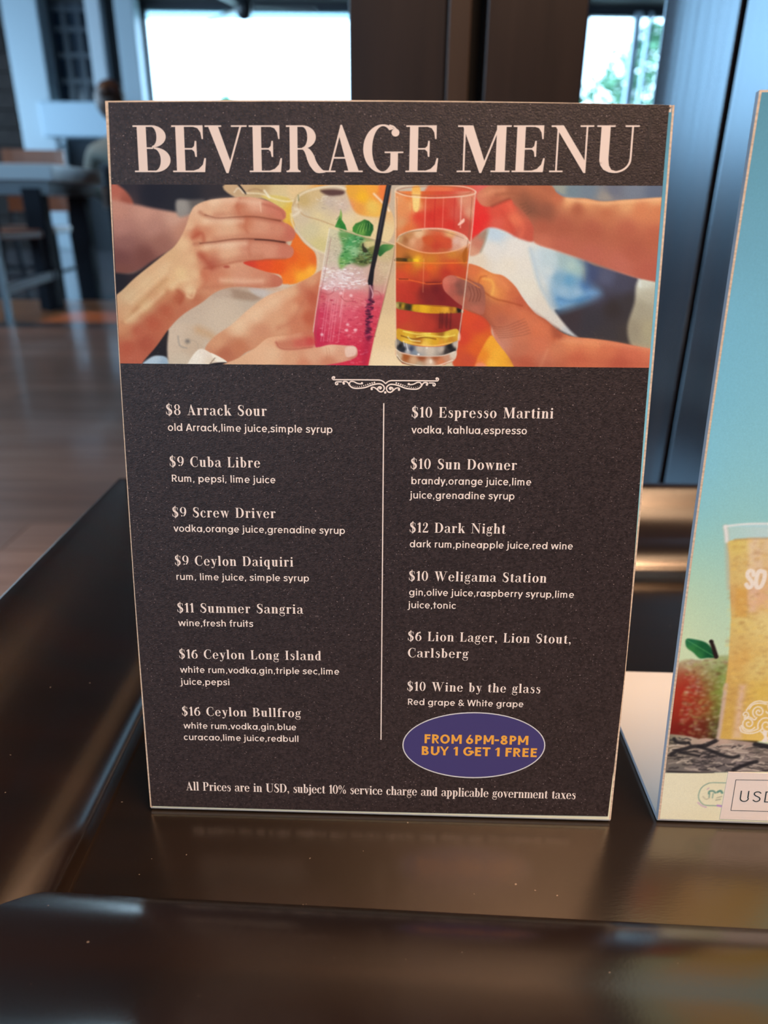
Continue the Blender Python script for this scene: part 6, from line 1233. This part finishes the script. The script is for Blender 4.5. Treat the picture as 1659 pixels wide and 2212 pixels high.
letters('footer_lettering', f1, SF, "All Prices are in USD, subject 10% service charge and applicable government taxes", (402.2, 1707), (1242.2, 1726.2), CAPF, LO, cream, ms, .03)
# divider line and scroll ornament
def strokes(name, fr, lines, off, m, parent, W_=None, dots=()):
    v, f = [], []
    for pts, w in lines:
        q = np.array([fr.px(x, y, off) for x, y in pts]); q = _cr(q, 5) if len(q) > 2 else q; w_ = w*.00021
        d = np.gradient(q, axis=0); d /= np.maximum(np.hypot(d[:, 0], d[:, 1])[:, None], 1e-12); nn = np.stack([-d[:, 1], d[:, 0]], 1)*w_/2; n0 = len(v)
        for a, b in zip(q+nn, q-nn): v += [(a[0], a[1], off), (b[0], b[1], off)]
        f += [(n0+2*i, n0+2*i+1, n0+2*i+3, n0+2*i+2) for i in range(len(q)-1)]; off += .0000015
    for x, y, r in dots:
        c_ = fr.px(x, y, off); n0 = len(v); v += [(c_[0]+r*.00021*math.cos(i*.5236), c_[1]+r*.00021*math.sin(i*.5236), off) for i in range(12)]; f.append(tuple(range(n0, n0+12))); off += .0000005
    o = obj(name, v, f, m, parent); bm = bmesh.new(); bm.from_mesh(o.data)
    for q in bm.faces:
        if q.normal.z < 0: q.normal_flip()
    bm.to_mesh(o.data); bm.free(); return o
strokes('divider_line', f1, [([(829, 871), (823, 1598)], 2.2)], LO, cream, ms)
O5 = lambda x, y: (700+x/6.381, 800+y/6.381)
half = [([(150, 100), (138, 88), (118, 94), (112, 108), (124, 124), (150, 129), (400, 130), (700, 133), (770, 136), (810, 150), (845, 180)], 2.3), ([(245, 158), (180, 159), (162, 166), (157, 182), (170, 198), (188, 192), (190, 180)], 2.2),
        ([(265, 180), (262, 162), (280, 154), (310, 156), (335, 178), (350, 205), (390, 238), (450, 248), (560, 238), (650, 205), (720, 188), (780, 188), (820, 215), (830, 250), (812, 285), (780, 296), (748, 280), (740, 250), (755, 230), (780, 228), (790, 245), (775, 252)], 2.5),
        ([(350, 190), (355, 165), (375, 153), (410, 156), (450, 176), (490, 186), (520, 182), (528, 165)], 2.2), ([(655, 262), (650, 245), (668, 233), (700, 240), (728, 262), (750, 282)], 2.2)]
rgt = lambda x, y: (1690-x, y+.008*(1690-2*x)+6)
lines = [([O5(*p) for p in pts], w) for pts, w in half]+[([O5(*rgt(*p)) for p in pts], w) for pts, w in half]
dots = []
for i, (x, y) in enumerate([(370, 198), (398, 215), (427, 224), (457, 226), (487, 223), (517, 218), (546, 211), (575, 203), (604, 194), (633, 184), (663, 175), (694, 167)]):
    r = .5+.1*i; dots += [(*O5(x, y), r), (*O5(*rgt(x, y)), r)]
for x, y, r in ((272, 182, 2.2), (522, 178, 2.2), (657, 258, 2.2), (775, 248, 2.4), (186, 184, 1.6), (140, 104, 1.6)): dots += [(*O5(x, y), r), (*O5(*rgt(x, y)), r)]
dots.append((*O5(843, 305), 2.3)); strokes('scroll_ornament', f1, lines, LO, cream, ms, dots=dots)
# offer badge
cx, cy, rx, ry = 1023.6, 1609.7, 154.4, 71.3
def ring(kx, ky, off): return [(*f1.px(cx+kx*math.cos(t), cy+ky*math.sin(t)+.0*t, off), off) for t in np.linspace(0, 2*math.pi, 72, endpoint=False)]
o_ = ring(rx, ry, LO); i_ = ring(rx-2.4, ry-2.3, LO)
fixn(obj('badge_rim', o_+i_, [(k, (k+1) % 72, 72+(k+1) % 72, 72+k) for k in range(72)], mat('pale_badge_rim', (.66, .68, .70), .5), ms))
b_ = fixn(obj('offer_badge', ring(rx-1.6, ry-1.6, LO-.00001)+[(a, b, c_-.00006) for a, b, c_ in ring(rx-1.6, ry-1.6, LO-.00001)], [tuple(range(72))]+[(k, (k+1) % 72, 72+(k+1) % 72, 72+k) for k in range(72)], mat('indigo_badge', (.050, .042, .175), .5), ms)); b_['label'] = 'indigo oval happy hour badge'
gold = mat('orange_gold_ink', (.86, .42, .055), .5); CB = Vector(f1.px(1020, 1587.5, LO)).y-Vector(f1.px(1020, 1607, LO)).y
letters('badge_lettering', f1, NB, "FROM 6PM-8PM", (914.8, 1605.4), (1139, 1609.2), CB, LO+.00003, gold, ms, .02)
letters('badge_lettering', f1, NB, "BUY 1 GET 1 FREE", (908.6, 1630.6), (1159.2, 1635.6), CB*.98, LO+.00003, gold, ms, .02)
# scuffs
sc_m = mat('dark_scuff', (.020, .014, .016), .6); rs = np.random.RandomState(2); ln = []
for i in range(26):
    y = 236+i*3.6+rs.uniform(-1, 1); x = 1411-i*.55+rs.uniform(-5, 5); ln.append(([(x, y), (x-rs.uniform(-1, 2), y+rs.uniform(3, 9))], rs.uniform(1, 4)))
strokes('scuff_mark', f1, ln, LO, sc_m, ms)
# price label print: frame and letters
PO = .00072
strokes('label_frame', f2, [([(1589.7, 1684.5), (1578.8, 1750.9)], 1.2), ([(1589.7, 1684.5), (1720, 1686.5)], 1.2), ([(1578.8, 1750.9), (1720, 1754)], 1.2)], PO, blackink, lab_)
letters('label_lettering', f2, NT, "USD", (1594, 1731.5), (1672, 1733.8), Vector(f2.px(1620, 1708, PO)).y-Vector(f2.px(1620, 1731.6, PO)).y, PO, blackink, lab_, .10)
